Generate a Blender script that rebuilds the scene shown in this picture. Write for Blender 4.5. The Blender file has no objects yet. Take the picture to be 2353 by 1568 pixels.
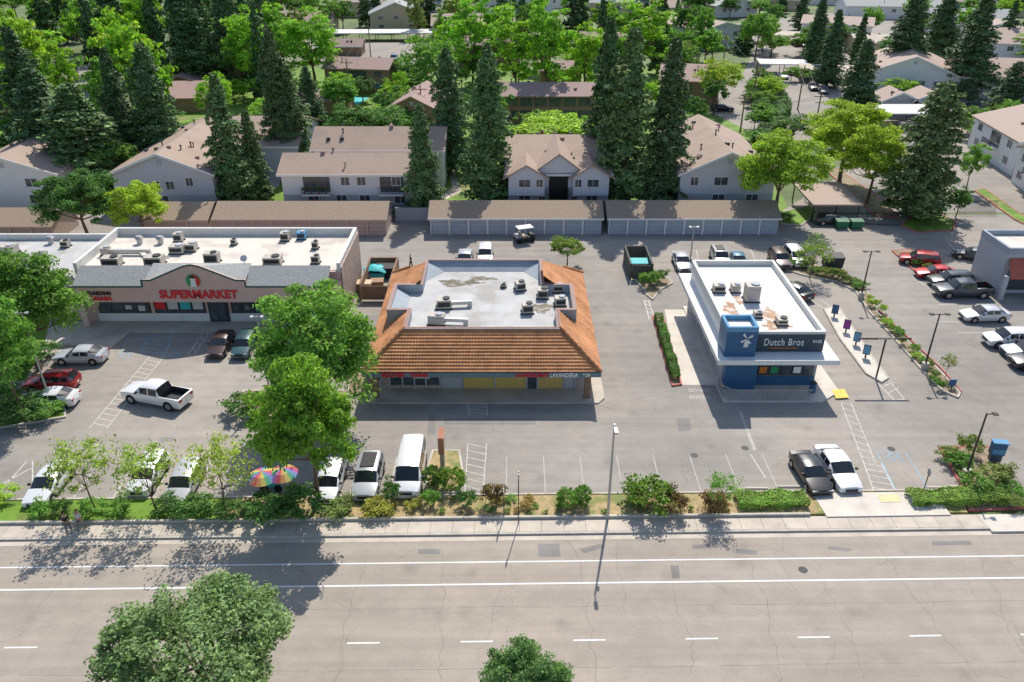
import bpy, math, random
import numpy as np
from mathutils import Vector
rnd=random.Random(11); rng=np.random.default_rng(5)
sc=bpy.context.scene; col=sc.collection
pi=math.pi
CH=37.0; PT=math.radians(28.7); F=1830.0; CX,CY=1176.5,784.0
sP,cP=math.sin(PT),math.cos(PT)
def G(px,py,z=0.0):
    u=(px-CX)/F; v=(CY-py)/F; t=(CH-z)/(sP-v*cP)
    return Vector((u*t,(cP+v*sP)*t,z))
def zat(py,Y):
    v=(CY-py)/F; return CH-Y*(sP-v*cP)/(cP+v*sP)
def basex(tx,ty,by): return 1176.5+(tx-1176.5)*(4129-by)/(4129-ty)
# ---------------------------------------------------------------- materials
def nodes(name):
    m=bpy.data.materials.new(name); m.use_nodes=True; nt=m.node_tree
    return m,nt,nt.nodes,nt.links,nt.nodes['Principled BSDF']
def mat(name,c,rough=.8,var=.12,scale=1.5,metal=0,bump=0,spec=.3,fine=None,stain=None,coat=0):
    m,nt,N,L,b=nodes(name)
    b.inputs['Roughness'].default_value=rough; b.inputs['Metallic'].default_value=metal
    b.inputs['Specular IOR Level'].default_value=spec; b.inputs['Coat Weight'].default_value=coat
    tc=N.new('ShaderNodeTexCoord')
    n1=N.new('ShaderNodeTexNoise'); n1.inputs['Scale'].default_value=scale; n1.inputs['Detail'].default_value=6; n1.inputs['Roughness'].default_value=.65
    L.new(tc.outputs['Object'],n1.inputs['Vector'])
    r=N.new('ShaderNodeMapRange'); r.inputs[1].default_value=.3; r.inputs[2].default_value=.7; r.inputs[3].default_value=1-var; r.inputs[4].default_value=1+var
    L.new(n1.outputs['Fac'],r.inputs[0])
    mx=N.new('ShaderNodeVectorMath'); mx.operation='SCALE'; mx.inputs[0].default_value=c[:3]
    L.new(r.outputs[0],mx.inputs['Scale']); out=mx.outputs[0]
    if stain:
        n2=N.new('ShaderNodeTexNoise'); n2.inputs['Scale'].default_value=stain[1]; n2.inputs['Detail'].default_value=5
        L.new(tc.outputs['Object'],n2.inputs['Vector'])
        r2=N.new('ShaderNodeMapRange'); r2.inputs[1].default_value=stain[2]; r2.inputs[2].default_value=stain[2]+.12; r2.inputs[4].default_value=stain[3]
        L.new(n2.outputs['Fac'],r2.inputs[0])
        k=N.new('ShaderNodeMix'); k.data_type='RGBA'; k.inputs[7].default_value=(*stain[0],1)
        L.new(r2.outputs[0],k.inputs[0]); L.new(out,k.inputs[6]); out=k.outputs[2]
    L.new(out,b.inputs['Base Color'])
    if bump:
        n3=N.new('ShaderNodeTexNoise'); n3.inputs['Scale'].default_value=fine or scale*12; n3.inputs['Detail'].default_value=3
        L.new(tc.outputs['Object'],n3.inputs['Vector'])
        bp=N.new('ShaderNodeBump'); bp.inputs['Strength'].default_value=bump; bp.inputs['Distance'].default_value=.05
        L.new(n3.outputs['Fac'],bp.inputs['Height']); L.new(bp.outputs[0],b.inputs['Normal'])
    return m
def asphalt(name,c,warm,crack=.9,cs=.16,patch=.25,fine=.6):
    m,nt,N,L,b=nodes(name); b.inputs['Roughness'].default_value=.9; b.inputs['Specular IOR Level'].default_value=.2
    tc=N.new('ShaderNodeTexCoord'); V=tc.outputs['Object']
    def noise(s,d=6,vec=V):
        n=N.new('ShaderNodeTexNoise'); n.inputs['Scale'].default_value=s; n.inputs['Detail'].default_value=d; n.inputs['Roughness'].default_value=.62
        L.new(vec,n.inputs['Vector']); return n
    def rng_(src,a,bb,lo,hi):
        r=N.new('ShaderNodeMapRange'); r.inputs[1].default_value=a; r.inputs[2].default_value=bb; r.inputs[3].default_value=lo; r.inputs[4].default_value=hi
        L.new(src,r.inputs[0]); return r.outputs[0]
    def mul(a,bb):
        k=N.new('ShaderNodeMath'); k.operation='MULTIPLY'; L.new(a,k.inputs[0]); L.new(bb,k.inputs[1]); return k.outputs[0]
    f=mul(rng_(noise(.06).outputs['Fac'],.3,.7,1-patch,1+patch*.6),rng_(noise(.7).outputs['Fac'],.3,.7,.92,1.08))
    f=mul(f,rng_(noise(14,3).outputs['Fac'],.25,.75,.84,1.15))
    mp=N.new('ShaderNodeMapping'); mp.inputs['Scale'].default_value=(.04,1.1,1); L.new(V,mp.inputs[0])
    f=mul(f,rng_(noise(1.0,4,mp.outputs[0]).outputs['Fac'],.35,.7,1.07,.9))
    ad=N.new('ShaderNodeVectorMath'); ad.operation='MULTIPLY_ADD'; ad.inputs[1].default_value=(1.0,1.0,0); L.new(noise(.9,6).outputs['Color'],ad.inputs[0]); L.new(V,ad.inputs[2])
    vo=N.new('ShaderNodeTexVoronoi'); vo.feature='DISTANCE_TO_EDGE'; vo.inputs['Scale'].default_value=cs; vo.inputs['Randomness'].default_value=.75; L.new(ad.outputs[0],vo.inputs['Vector'])
    g2=rng_(noise(.2,2).outputs['Fac'],.42,.56,0,1)
    c1=mul(rng_(vo.outputs['Distance'],.0,.004,.42*crack,0),g2); c1b=N.new('ShaderNodeMath'); c1b.operation='SUBTRACT'; c1b.inputs[0].default_value=1; L.new(c1,c1b.inputs[1]); c1=c1b.outputs[0]
    gate=rng_(noise(.11,2).outputs['Fac'],.5,.62,0,1)
    vo2=N.new('ShaderNodeTexVoronoi'); vo2.feature='DISTANCE_TO_EDGE'; vo2.inputs['Scale'].default_value=cs*4; L.new(ad.outputs[0],vo2.inputs['Vector'])
    c2=rng_(vo2.outputs['Distance'],0,.014,.3*fine,0)
    k=mul(c2,gate); k2=N.new('ShaderNodeMath'); k2.operation='SUBTRACT'; k2.inputs[0].default_value=1; L.new(k,k2.inputs[1])
    f=mul(f,mul(c1,k2.outputs[0]))
    vo3=N.new('ShaderNodeTexVoronoi'); vo3.inputs['Scale'].default_value=.33; L.new(ad.outputs[0],vo3.inputs['Vector'])
    f=mul(f,rng_(vo3.outputs['Distance'],.03,.22,.84,1))
    mx=N.new('ShaderNodeMix'); mx.data_type='RGBA'; mx.inputs[6].default_value=(*c,1); mx.inputs[7].default_value=(*warm,1)
    L.new(rng_(noise(.05,3).outputs['Fac'],.4,.6,0,1),mx.inputs[0])
    sc_=N.new('ShaderNodeVectorMath'); sc_.operation='SCALE'; L.new(mx.outputs[2],sc_.inputs[0]); L.new(f,sc_.inputs['Scale'])
    L.new(sc_.outputs[0],b.inputs['Base Color'])
    return m
def foliage(name,trans=.3):
    m,nt,N,L,b=nodes(name); b.inputs['Roughness'].default_value=.65; b.inputs['Specular IOR Level'].default_value=.15
    oi=N.new('ShaderNodeObjectInfo'); g=N.new('ShaderNodeNewGeometry'); tc=N.new('ShaderNodeTexCoord')
    n=N.new('ShaderNodeTexNoise'); n.inputs['Scale'].default_value=.9; n.inputs['Detail'].default_value=1; L.new(tc.outputs['Object'],n.inputs['Vector'])
    r=N.new('ShaderNodeMapRange'); r.inputs[1].default_value=.3;r.inputs[2].default_value=.7;r.inputs[3].default_value=.7;r.inputs[4].default_value=1.3; L.new(n.outputs['Fac'],r.inputs[0])
    r2=N.new('ShaderNodeMapRange'); r2.inputs[3].default_value=.65;r2.inputs[4].default_value=1.4; L.new(g.outputs['Random Per Island'],r2.inputs[0])
    k=N.new('ShaderNodeMath'); k.operation='MULTIPLY'; L.new(r.outputs[0],k.inputs[0]); L.new(r2.outputs[0],k.inputs[1])
    s=N.new('ShaderNodeVectorMath'); s.operation='SCALE'; L.new(oi.outputs['Color'],s.inputs[0]); L.new(k.outputs[0],s.inputs['Scale'])
    L.new(s.outputs[0],b.inputs['Base Color'])
    if trans:
        t=N.new('ShaderNodeBsdfTranslucent'); tm=N.new('ShaderNodeVectorMath'); tm.operation='MULTIPLY'; tm.inputs[1].default_value=(1.25,1.25,.6); L.new(s.outputs[0],tm.inputs[0]); L.new(tm.outputs[0],t.inputs[0])
        ms=N.new('ShaderNodeMixShader'); ms.inputs[0].default_value=trans; L.new(b.outputs[0],ms.inputs[1]); L.new(t.outputs[0],ms.inputs[2])
        L.new(ms.outputs[0],N['Material Output'].inputs[0])
    return m
def paint(name):
    m,nt,N,L,b=nodes(name); oi=N.new('ShaderNodeObjectInfo'); L.new(oi.outputs['Color'],b.inputs['Base Color'])
    b.inputs['Roughness'].default_value=.32; b.inputs['Metallic'].default_value=.15; b.inputs['Coat Weight'].default_value=.6; b.inputs['Coat Roughness'].default_value=.08; return m
M={}
def mk(k,*a,**kw): M[k]=mat(k,*a,**kw)
M['road']=asphalt('road_asphalt',(.36,.318,.272),(.39,.338,.285),.6,.2,.1,.4)
M['lot']=asphalt('lot_asphalt',(.31,.287,.26),(.36,.325,.285),.8,.22,.2)
M['darklot']=asphalt('newer_asphalt',(.24,.225,.215),(.28,.265,.25),.6,.2,.2)
mk('crack',(.22,.193,.167),var=.25)
mk('concrete',(.54,.475,.40),var=.16,scale=.5,bump=.1,stain=((.38,.33,.28),.4,.55,.6))
mk('conclight',(.62,.57,.5),var=.12,scale=.6,stain=((.42,.37,.32),.5,.56,.5))
mk('kerb',(.5,.46,.4),var=.2,scale=1.5); mk('redkerb',(.48,.15,.13),var=.3,scale=2)
mk('white',(.78,.78,.76),var=.05); mk('linewhite',(.56,.54,.50),var=.35,scale=3); mk('faintline',(.45,.425,.39),var=.25,scale=3); mk('roadwhite',(.76,.75,.73),var=.1,scale=2)
mk('lineblue',(.27,.43,.55),var=.25,scale=3); mk('yellow',(.75,.58,.14),var=.15,scale=2); mk('paleyellow',(.64,.56,.32),var=.2,scale=2)
mk('soil',(.29,.22,.15),var=.4,scale=1.2,bump=.3,stain=((.14,.18,.04),.7,.5,.7))
mk('drygrass',(.40,.30,.15),var=.35,scale=1.8,bump=.4,stain=((.15,.21,.05),.6,.5,.85))
mk('lawn',(.14,.25,.03),var=.4,scale=.5,bump=.4,fine=30,stain=((.26,.22,.1),.16,.55,.8))
mk('land',(.11,.155,.05),var=.45,scale=.12,stain=((.26,.24,.2),.05,.55,.7))
mk('membrane',(.66,.61,.54),var=.07,scale=.5,stain=((.45,.4,.34),.35,.53,.65))
mk('membrane2',(.72,.71,.69),var=.05,scale=.5,stain=((.5,.42,.34),.3,.56,.5))
mk('rust',(.43,.27,.17),var=.35,scale=2.2,stain=((.68,.62,.56),1.3,.5,.9))
mk('membrane3',(.48,.48,.47),var=.14,scale=.5,stain=((.33,.315,.285),.3,.52,.75))
mk('puddle',(.12,.1,.055),var=.5,scale=1.2,rough=.4,stain=((.36,.35,.32),1.5,.52,.8))
mk('parapet',(.66,.65,.62),var=.08); mk('parablue',(.34,.385,.43),var=.12,scale=.6); mk('fasciablue',(.15,.225,.26),var=.12)
mk('shingle_grey',(.36,.37,.36),var=.22,scale=5,bump=.4)
mk('shingle_brown',(.39,.295,.235),var=.16,scale=6,bump=.3,stain=((.31,.23,.18),.25,.5,.5))
mk('shingle_tan',(.42,.325,.27),var=.16,scale=6,bump=.3)
mk('shingle_mauve',(.36,.25,.225),var=.17,scale=5,bump=.3)
mk('shingle_garage',(.34,.26,.19),var=.2,scale=5,bump=.4)
mk('stucco_lav',(.62,.61,.66),var=.05); mk('stucco_tan',(.5,.39,.33),var=.06); mk('stucco_grey',(.46,.47,.5),var=.06)
mk('stucco_white',(.74,.74,.75),var=.05); mk('brownwall',(.36,.23,.15),var=.15); mk('beige',(.62,.5,.35),var=.08)
mk('pink',(.66,.46,.41),var=.06,scale=.8); mk('brick',(.48,.37,.31),var=.3,scale=3,bump=.3); mk('greentrim',(.03,.10,.08)); mk('darkgreen',(.10,.10,.085),var=.2)
mk('garage_door',(.42,.47,.53),var=.05); mk('garage_door_tan',(.42,.34,.31),var=.05)
mk('dbblue',(.042,.125,.25),var=.07,rough=.45); mk('dbdark',(.075,.095,.125),var=.1,rough=.5); mk('dbgrey',(.36,.38,.4),var=.1); mk('dblight',(.14,.33,.52),var=.1)
mk('black',(.015,.015,.017),rough=.5); mk('rubber',(.02,.02,.02),rough=.9); mk('dark',(.04,.042,.045),rough=.6); mk('pole',(.06,.055,.05),rough=.5,metal=.3)
mk('steel',(.42,.42,.42),rough=.5,metal=.5); mk('rim',(.45,.45,.46),rough=.35,metal=.8); mk('hvac',(.48,.44,.38),var=.18,scale=2,rough=.6); mk('duct',(.55,.54,.51),rough=.5,metal=.2)
M['glass']=mat('glass',(.02,.025,.03),rough=.08,var=.3,scale=1,spec=.8); M['pane']=mat('window_pane',(.07,.085,.1),rough=.12,var=.4,scale=1,spec=.7)
mk('lamp_glass',(.7,.7,.68),rough=.2); mk('redglass',(.35,.01,.01),rough=.25); mk('red',(.72,.03,.04),rough=.5,var=.05); mk('orange',(.7,.2,.03),rough=.6); mk('awning_red',(.5,.13,.09))
mk('pastelred',(.55,.1,.12)); mk('pastelorange',(.6,.3,.13)); mk('pastelyellow',(.6,.5,.15)); mk('pastelgreen',(.12,.38,.22)); mk('pastelblue',(.15,.28,.5)); mk('pastelpurple',(.36,.14,.36))
mk('signorange',(.40,.18,.11)); mk('green',(.03,.3,.12),rough=.5); mk('bingreen',(.03,.16,.08),rough=.5); mk('teal',(.05,.5,.52),rough=.6,bump=.5,fine=4); mk('purple',(.3,.06,.3)); mk('ochre',(.62,.45,.15),var=.12,scale=3)
mk('wood',(.26,.17,.11),var=.3,scale=3); mk('bark',(.17,.12,.08),var=.3,scale=5,bump=.5); mk('skin',(.45,.27,.18),var=.03); mk('hair',(.02,.015,.01))
mk('cloth_black',(.03,.03,.035)); mk('cloth_white',(.6,.6,.6)); mk('cloth_grey',(.2,.2,.22)); mk('tanroof',(.50,.43,.35),var=.12)
M['leaf']=foliage('leaf',.33); M['needle']=foliage('needle',0); M['carpaint']=paint('car_paint')
def tile_mat():
    m,nt,N,L,b=nodes('clay_tile'); b.inputs['Roughness'].default_value=.8; b.inputs['Specular IOR Level'].default_value=.2
    tc=N.new('ShaderNodeTexCoord')
    n=N.new('ShaderNodeTexVoronoi'); n.inputs['Scale'].default_value=2.6; L.new(tc.outputs['Object'],n.inputs['Vector'])
    n2=N.new('ShaderNodeTexNoise'); n2.inputs['Scale'].default_value=.6; n2.inputs['Detail'].default_value=7; L.new(tc.outputs['Object'],n2.inputs['Vector'])
    cr=N.new('ShaderNodeValToRGB'); e=cr.color_ramp.elements; e[0].color=(.32,.15,.075,1); e[1].color=(.66,.32,.15,1)
    sp=N.new('ShaderNodeSeparateColor'); L.new(n.outputs['Color'],sp.inputs[0])
    a=N.new('ShaderNodeMath'); a.operation='MULTIPLY_ADD'; a.inputs[1].default_value=.35; L.new(sp.outputs[0],a.inputs[0])
    a2=N.new('ShaderNodeMath'); a2.operation='MULTIPLY_ADD'; a2.inputs[1].default_value=1.7; a2.inputs[2].default_value=-.45; L.new(n2.outputs['Fac'],a2.inputs[0]); L.new(a2.outputs[0],a.inputs[2])
    L.new(a.outputs[0],cr.inputs[0]); L.new(cr.outputs[0],b.inputs['Base Color']); return m
M['tile']=tile_mat()
# ---------------------------------------------------------------- mesh helpers
class MB:
    def __init__(s,o=(0,0,0)): s.v=[];s.f=[];s.m=[];s.o=Vector(o)
    def add(s,vs,fs,m=0):
        b=len(s.v); s.v+=[tuple(Vector(v)-s.o) for v in vs]; s.f+=[tuple(i+b for i in f) for f in fs]; s.m+=[m]*len(fs); return s
    def box(s,x0,x1,y0,y1,z0,z1,m=0):
        return s.add([(x0,y0,z0),(x1,y0,z0),(x1,y1,z0),(x0,y1,z0),(x0,y0,z1),(x1,y0,z1),(x1,y1,z1),(x0,y1,z1)],[(3,2,1,0),(4,5,6,7),(0,1,5,4),(1,2,6,5),(2,3,7,6),(3,0,4,7)],m)
    def rbox(s,cx,cy,z0,sx,sy,sz,a=0,m=0,taper=1):
        c,q=math.cos(a),math.sin(a); P=[(-1,-1),(1,-1),(1,1),(-1,1)]
        def w(i,z,k): x=P[i][0]*sx/2*k;y=P[i][1]*sy/2*k; return (cx+x*c-y*q,cy+x*q+y*c,z)
        return s.add([w(i,z0,1) for i in range(4)]+[w(i,z0+sz,taper) for i in range(4)],[(3,2,1,0),(4,5,6,7),(0,1,5,4),(1,2,6,5),(2,3,7,6),(3,0,4,7)],m)
    def cyl(s,p,q,r0,r1=None,n=8,m=0):
        r1=r0 if r1 is None else r1; p=Vector(p);q=Vector(q); d=(q-p).normalized()
        a=d.orthogonal().normalized(); b=d.cross(a); V=[]
        for c,r in((p,r0),(q,r1)):
            for i in range(n): t=2*pi*i/n; V.append(c+a*math.cos(t)*r+b*math.sin(t)*r)
        return s.add(V,[(i,(i+1)%n,n+(i+1)%n,n+i) for i in range(n)]+[tuple(range(n))[::-1],tuple(range(n,2*n))],m)
    def prism(s,pts,z0,z1,m=0):
        n=len(pts); return s.add([(p[0],p[1],z0) for p in pts]+[(p[0],p[1],z1) for p in pts],[tuple(range(n))[::-1],tuple(range(n,2*n))]+[(i,(i+1)%n,n+(i+1)%n,n+i) for i in range(n)],m)
    def vprism(s,pts,y0,y1,m=0):
        n=len(pts); return s.add([(p[0],y0,p[1]) for p in pts]+[(p[0],y1,p[1]) for p in pts],[tuple(range(n)),tuple(range(n,2*n))[::-1]]+[(i,n+i,n+(i+1)%n,(i+1)%n) for i in range(n)],m)
    def sheet(s,pts,z,m=0): return s.add([(p[0],p[1],z) for p in pts],[tuple(range(len(pts)))],m)
    def slab(s,c,th,m=0):
        c=[Vector(k) for k in c]; d=Vector((0,0,th)); return s.add(c+[k-d for k in c],[(0,1,2,3),(7,6,5,4),(0,4,5,1),(1,5,6,2),(2,6,7,3),(3,7,4,0)],m)
    def strip(s,pts,w,z0,z1,closed=False,m=0):
        P=[Vector((p[0],p[1],0)) for p in pts]
        if closed: P.append(P[0])
        for a,b in zip(P[:-1],P[1:]):
            d=(b-a); 
            if d.length<1e-4: continue
            d.normalize(); n=Vector((-d.y,d.x,0))*w/2; e=d*w*.3
            if z1-z0<1e-4: s.sheet([a-n,b-n,b+n,a+n],z0,m)
            else: s.prism([a-n-e,b-n+e,b+n+e,a+n-e],z0,z1+rnd.uniform(0,.003),m)
        return s
    def mesh(s,name,mats,smooth=False):
        me=bpy.data.meshes.new(name); me.from_pydata(s.v,[],s.f)
        for k in (mats if isinstance(mats,(list,tuple)) else [mats]): me.materials.append(k)
        if isinstance(mats,(list,tuple)): me.polygons.foreach_set('material_index',s.m)
        me.update()
        if smooth: me.shade_smooth(); me.set_sharp_from_angle(angle=math.radians(38))
        return me
    def build(s,name,mats,parent=None,smooth=False):
        o=bpy.data.objects.new(name,s.mesh(name,mats,smooth)); col.objects.link(o)
        if parent: o.parent=parent
        else: o.location=s.o
        return o
def tag(o,label,cat,group=None):
    o['label']=label; o['category']=cat
    if group: o['group']=group
    return o
def thing(name,label,cat,loc=(0,0,0),rz=0,group=None):
    o=bpy.data.objects.new(name,None); col.objects.link(o); o.location=loc; o.rotation_euler=(0,0,rz); o.empty_display_size=.3
    return tag(o,label,cat,group)
def struct(mb,name,m):
    o=mb.build(name,m); o['kind']='structure'; return o
def inst(me,name,parent,color=None,loc=(0,0,0)):
    o=bpy.data.objects.new(name,me); col.objects.link(o); o.parent=parent; o.location=loc
    if color: o.color=(*color,1)
    return o
def text(s,name,loc,w,h,m,parent,rot=(pi/2,0,0),bold=.02,ext=.03,sp=1.0):
    c=bpy.data.curves.new('lettering','FONT'); c.body=s; c.size=1; c.extrude=ext; c.align_x='CENTER'; c.align_y='CENTER'; c.offset=bold; c.space_character=sp
    t=bpy.data.objects.new('lettering',c); col.objects.link(t); bpy.context.view_layer.update()
    me=bpy.data.meshes.new_from_object(t.evaluated_get(bpy.context.evaluated_depsgraph_get())); bpy.data.objects.remove(t)
    n=len(me.vertices); a=np.empty(n*3); me.vertices.foreach_get('co',a); a=a.reshape(-1,3)
    mn,mx=a.min(0),a.max(0); a[:,0]=(a[:,0]-(mn[0]+mx[0])/2)*w/(mx[0]-mn[0]); a[:,1]=(a[:,1]-(mn[1]+mx[1])/2)*h/(mx[1]-mn[1])
    me.vertices.foreach_set('co',a.ravel()); me.update(); me.materials.clear(); me.materials.append(m)
    o=bpy.data.objects.new(name,me); col.objects.link(o); o.rotation_euler=rot
    if parent: o.parent=parent; o.location=Vector(loc)-parent.location
    else: o.location=loc
    return o
# ---------------------------------------------------------------- foliage prototypes
def leafmesh(name,C,Nn,S,m,asp=1.5):
    n=len(C); Nn=Nn/np.maximum(np.linalg.norm(Nn,axis=1,keepdims=True),1e-6); r=rng.normal(size=(n,3))
    T=np.cross(Nn,r); T/=np.maximum(np.linalg.norm(T,axis=1,keepdims=True),1e-6); B=np.cross(Nn,T); S=S[:,None]
    V=np.stack([C+T*S*asp*.5,C+B*S*.5,C-T*S*asp*.5,C-B*S*.5],1).reshape(-1,3)
    me=bpy.data.meshes.new(name); me.vertices.add(4*n); me.vertices.foreach_set('co',V.ravel())
    me.loops.add(4*n); me.loops.foreach_set('vertex_index',np.arange(4*n,dtype=np.int32)); me.polygons.add(n); me.polygons.foreach_set('loop_start',np.arange(0,4*n,4,dtype=np.int32))
    me.materials.append(m); me.update(calc_edges=True); return me
def sph(n):
    d=rng.normal(size=(n,3)); return d/np.linalg.norm(d,axis=1,keepdims=True)
def broad(H=10,R=4,z0=2.4,K=85,per=110,cl=1.0,leaf=.24,low=-.55,lob=.22,inner=.5,trunk=.22,jit=.75):
    d=sph(K*3); d=d[d[:,2]>low][:K]; K=len(d); az=np.arctan2(d[:,1],d[:,0]); ph=rng.uniform(0,6,3)
    rad=(inner+(1-inner)*rng.uniform(0,1,K)**.45)*(1+lob*np.sin(3*az+ph[0])+lob*.6*np.sin(5*az+ph[1]+3*d[:,2]))
    cen=np.array([0,0,(H+z0)/2]); ax=np.array([R,R,(H-z0)/2])*.86; cc=cen+d*rad[:,None]*ax
    P=[];Q=[];S=[]
    for c in cc:
        k=int(per*rng.uniform(.6,1.3)); e=sph(k); e[:,2]=np.where(rng.uniform(size=k)<.7,np.abs(e[:,2]),e[:,2]); rr=cl*rng.uniform(.55,1.3)*np.array([rng.uniform(.7,1.4),rng.uniform(.7,1.4),.65])
        P.append(c+e*rr*rng.uniform(.35,1.15,(k,1))); Q.append(e+rng.normal(size=(k,3))*jit+np.array([0,0,.35])); S.append(leaf*rng.uniform(.6,1.3,k))
    crown=leafmesh('crown',np.concatenate(P),np.concatenate(Q),np.concatenate(S),M['leaf'])
    t=MB(); x=Vector((0,0,0)); pts=[x]
    for i in range(3): x=x+Vector((rnd.uniform(-.12,.12),rnd.uniform(-.12,.12),(z0+(H-z0)*.35)/3)); pts.append(x)
    for i in range(3): t.cyl(pts[i],pts[i+1],trunk*(1-.2*i),trunk*(.8-.2*i),7)
    for c in cc[:16]:
        a=pts[rnd.choice([2,3])]; c=Vector(c); mid=(a+c)/2+Vector((0,0,-.15*(c-a).length)); t.cyl(a,mid,trunk*.38,trunk*.22,5); t.cyl(mid,c,trunk*.22,trunk*.06,5)
    return crown,t.mesh('trunk',M['bark'],True),H,2*R
def conifer(H=20,R=3,nb=270,per=58,droop=.22,leaf=.27,z0=.05,pw=.62):
    P=[];Q=[];S=[];t=MB(); t.cyl((0,0,0),(0,0,H*.96),.32,.04,7); ph=rng.uniform(0,6,2)
    for i in range(nb):
        u=((i+rng.uniform())/nb)**1.05; z=H*(z0+(.99-z0)*u); az=i*2.39996+rng.uniform(-.5,.5)
        Lb=R*(min(1,(1-z/H)*1.22)**pw)*rng.uniform(.55,1.14)*(1+.15*math.sin(z*.9+ph[0]+az)+.1*math.sin(2*az+ph[1]))*min(1,.72+2.2*z/H)+.15; k=max(8,int(per*(.35+Lb/R)))
        r=Lb*np.sqrt(rng.uniform(.02,1,k)); w=.09*r+.12+.11*Lb; lat=rng.normal(size=k)*w*.65
        c,s=math.cos(az),math.sin(az)
        P.append(np.stack([r*c-lat*s,r*s+lat*c,z-droop*r*r/max(Lb,1)+.12*r-rng.uniform(-.05,.4,k)],1))
        Q.append(np.stack([c*.7+rng.normal(size=k)*.7,s*.7+rng.normal(size=k)*.7,.7+rng.normal(size=k)*.6],1)); S.append(leaf*rng.uniform(.6,1.3,k)*(.7+.3*Lb/R))
        if i%3==0 and u<.85: t.cyl((0,0,z),(Lb*.8*c,Lb*.8*s,z-droop*.64*Lb+.06*Lb),.05,.015,4)
    crown=leafmesh('crown',np.concatenate(P),np.concatenate(Q),np.concatenate(S),M['needle'],1.8)
    return crown,t.mesh('trunk',M['bark'],True),H,2*R
PR={'c':[conifer(20,3),conifer(20,2.9,240,droop=.3),conifer(20,3.2,240,58,pw=.52,droop=.12),conifer(20,3.1,240,56,pw=.7,droop=.3),conifer(20,3.0,210,62,pw=.56,droop=.2)],
 'F':[conifer(20,3.1,120,26,leaf=.6),conifer(20,3.1,110,28,leaf=.6,droop=.3,pw=.66)],
 'C':[conifer(20,3.6,220,64,pw=.42,droop=.1,leaf=.3)],
 'b':[broad(K=75,per=95,leaf=.26),broad(K=65,per=100,lob=.3,leaf=.26),broad(K=85,per=90,cl=.85,inner=.35,leaf=.26),broad(K=55,per=110,cl=1.15,lob=.28,leaf=.26)],
 'f':[broad(K=42,per=48,cl=1.1,leaf=.45),broad(K=38,per=50,cl=1.1,lob=.34,leaf=.45),broad(K=48,per=44,cl=.95,leaf=.45,inner=.35,lob=.3)],
 'p':[broad(H=14,R=3.4,z0=1.5,K=90,cl=.9,inner=.4,low=-.8,lob=.28,leaf=.27,per=90),broad(H=14,R=3.2,z0=1.5,K=85,cl=.8,inner=.35,lob=.34,low=-.8,leaf=.27,per=90)],
 'q':[broad(H=14,R=3.4,z0=1.5,K=50,cl=1.1,inner=.4,lob=.3,low=-.8,leaf=.48,per=44)],
 'd':[broad(K=150,per=190,cl=.8,leaf=.17,inner=.4,lob=.2),broad(K=140,per=200,cl=.8,leaf=.17,inner=.45,lob=.26)],
 'e':[broad(K=230,per=190,cl=.66,leaf=.135,inner=.35,lob=.14,low=-.4),broad(K=210,per=190,cl=.66,leaf=.135,inner=.4,lob=.16,low=-.4)],
 'D':[broad(z0=2.9,K=165,per=190,cl=.78,leaf=.17,inner=.4,lob=.2,low=-.75),broad(z0=1.8,K=165,per=190,cl=.82,leaf=.17,inner=.4,lob=.2,low=-.75)],
 's':[broad(H=5,R=2.2,z0=1.2,K=60,per=30,cl=.55,leaf=.12,inner=.2,trunk=.07),broad(H=5,R=2.2,z0=1.2,K=65,per=28,cl=.5,leaf=.12,inner=.2,lob=.35,trunk=.07)],
 'u':[broad(H=1.5,R=.9,z0=.05,K=30,per=55,cl=.3,leaf=.1,trunk=.03,low=-.3),broad(H=1.5,R=.9,z0=.05,K=24,per=50,cl=.34,leaf=.11,lob=.35,trunk=.03,low=-.3)],
 'r':[broad(H=1.5,R=.75,z0=.0,K=60,per=70,cl=.2,leaf=.07,inner=.8,lob=.03,trunk=.03,low=-.6)]}
NAMES={'c':('redwood_tree','tree'),'C':('redwood_tree','tree'),'F':('conifer_tree','tree'),'u':('shrub','shrub'),'r':('round_shrub','shrub'),'s':('young_tree','tree')}
FB=1.6
def plant(kind,x,y,h,w,c,label,group=None,z=0,name=None,cat=None,pick=None):
    cr,tr,H,W=PR[kind][pick] if pick is not None else rnd.choice(PR[kind]); nm,ct=NAMES.get(kind,('leafy_tree','tree'))
    t=thing(name or nm,label,cat or ct,(x,y,z),rnd.uniform(0,6.28),group); k=w/W; t.scale=(k,k,h/H)
    j=rnd.uniform(.88,1.1)*FB; inst(tr,'stem' if kind in 'ur' else 'trunk',t); inst(cr,'crown' if kind not in 'ur' else 'foliage',t,(c[0]*j*rnd.uniform(.93,1.07),c[1]*j,c[2]*j)); return t
def T(kind,tx,ty,by,wpx,c,label,group=None,z=0,**k):
    b=G(basex(tx,ty,by),by,z); h=max(1,zat(ty,b.y)-z); s=math.hypot(b.y,CH-h/2)/F; return plant(kind,b.x,b.y,h,wpx*s*(1.04 if kind=='c' else 1),c,label,group,z,**k)
RW=(.095,.152,.055); RWD=(.07,.118,.048); BR=(.175,.315,.035); MG=(.12,.23,.045); DG=(.078,.155,.042); YG=(.235,.335,.04); OL=(.15,.2,.06)
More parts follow.
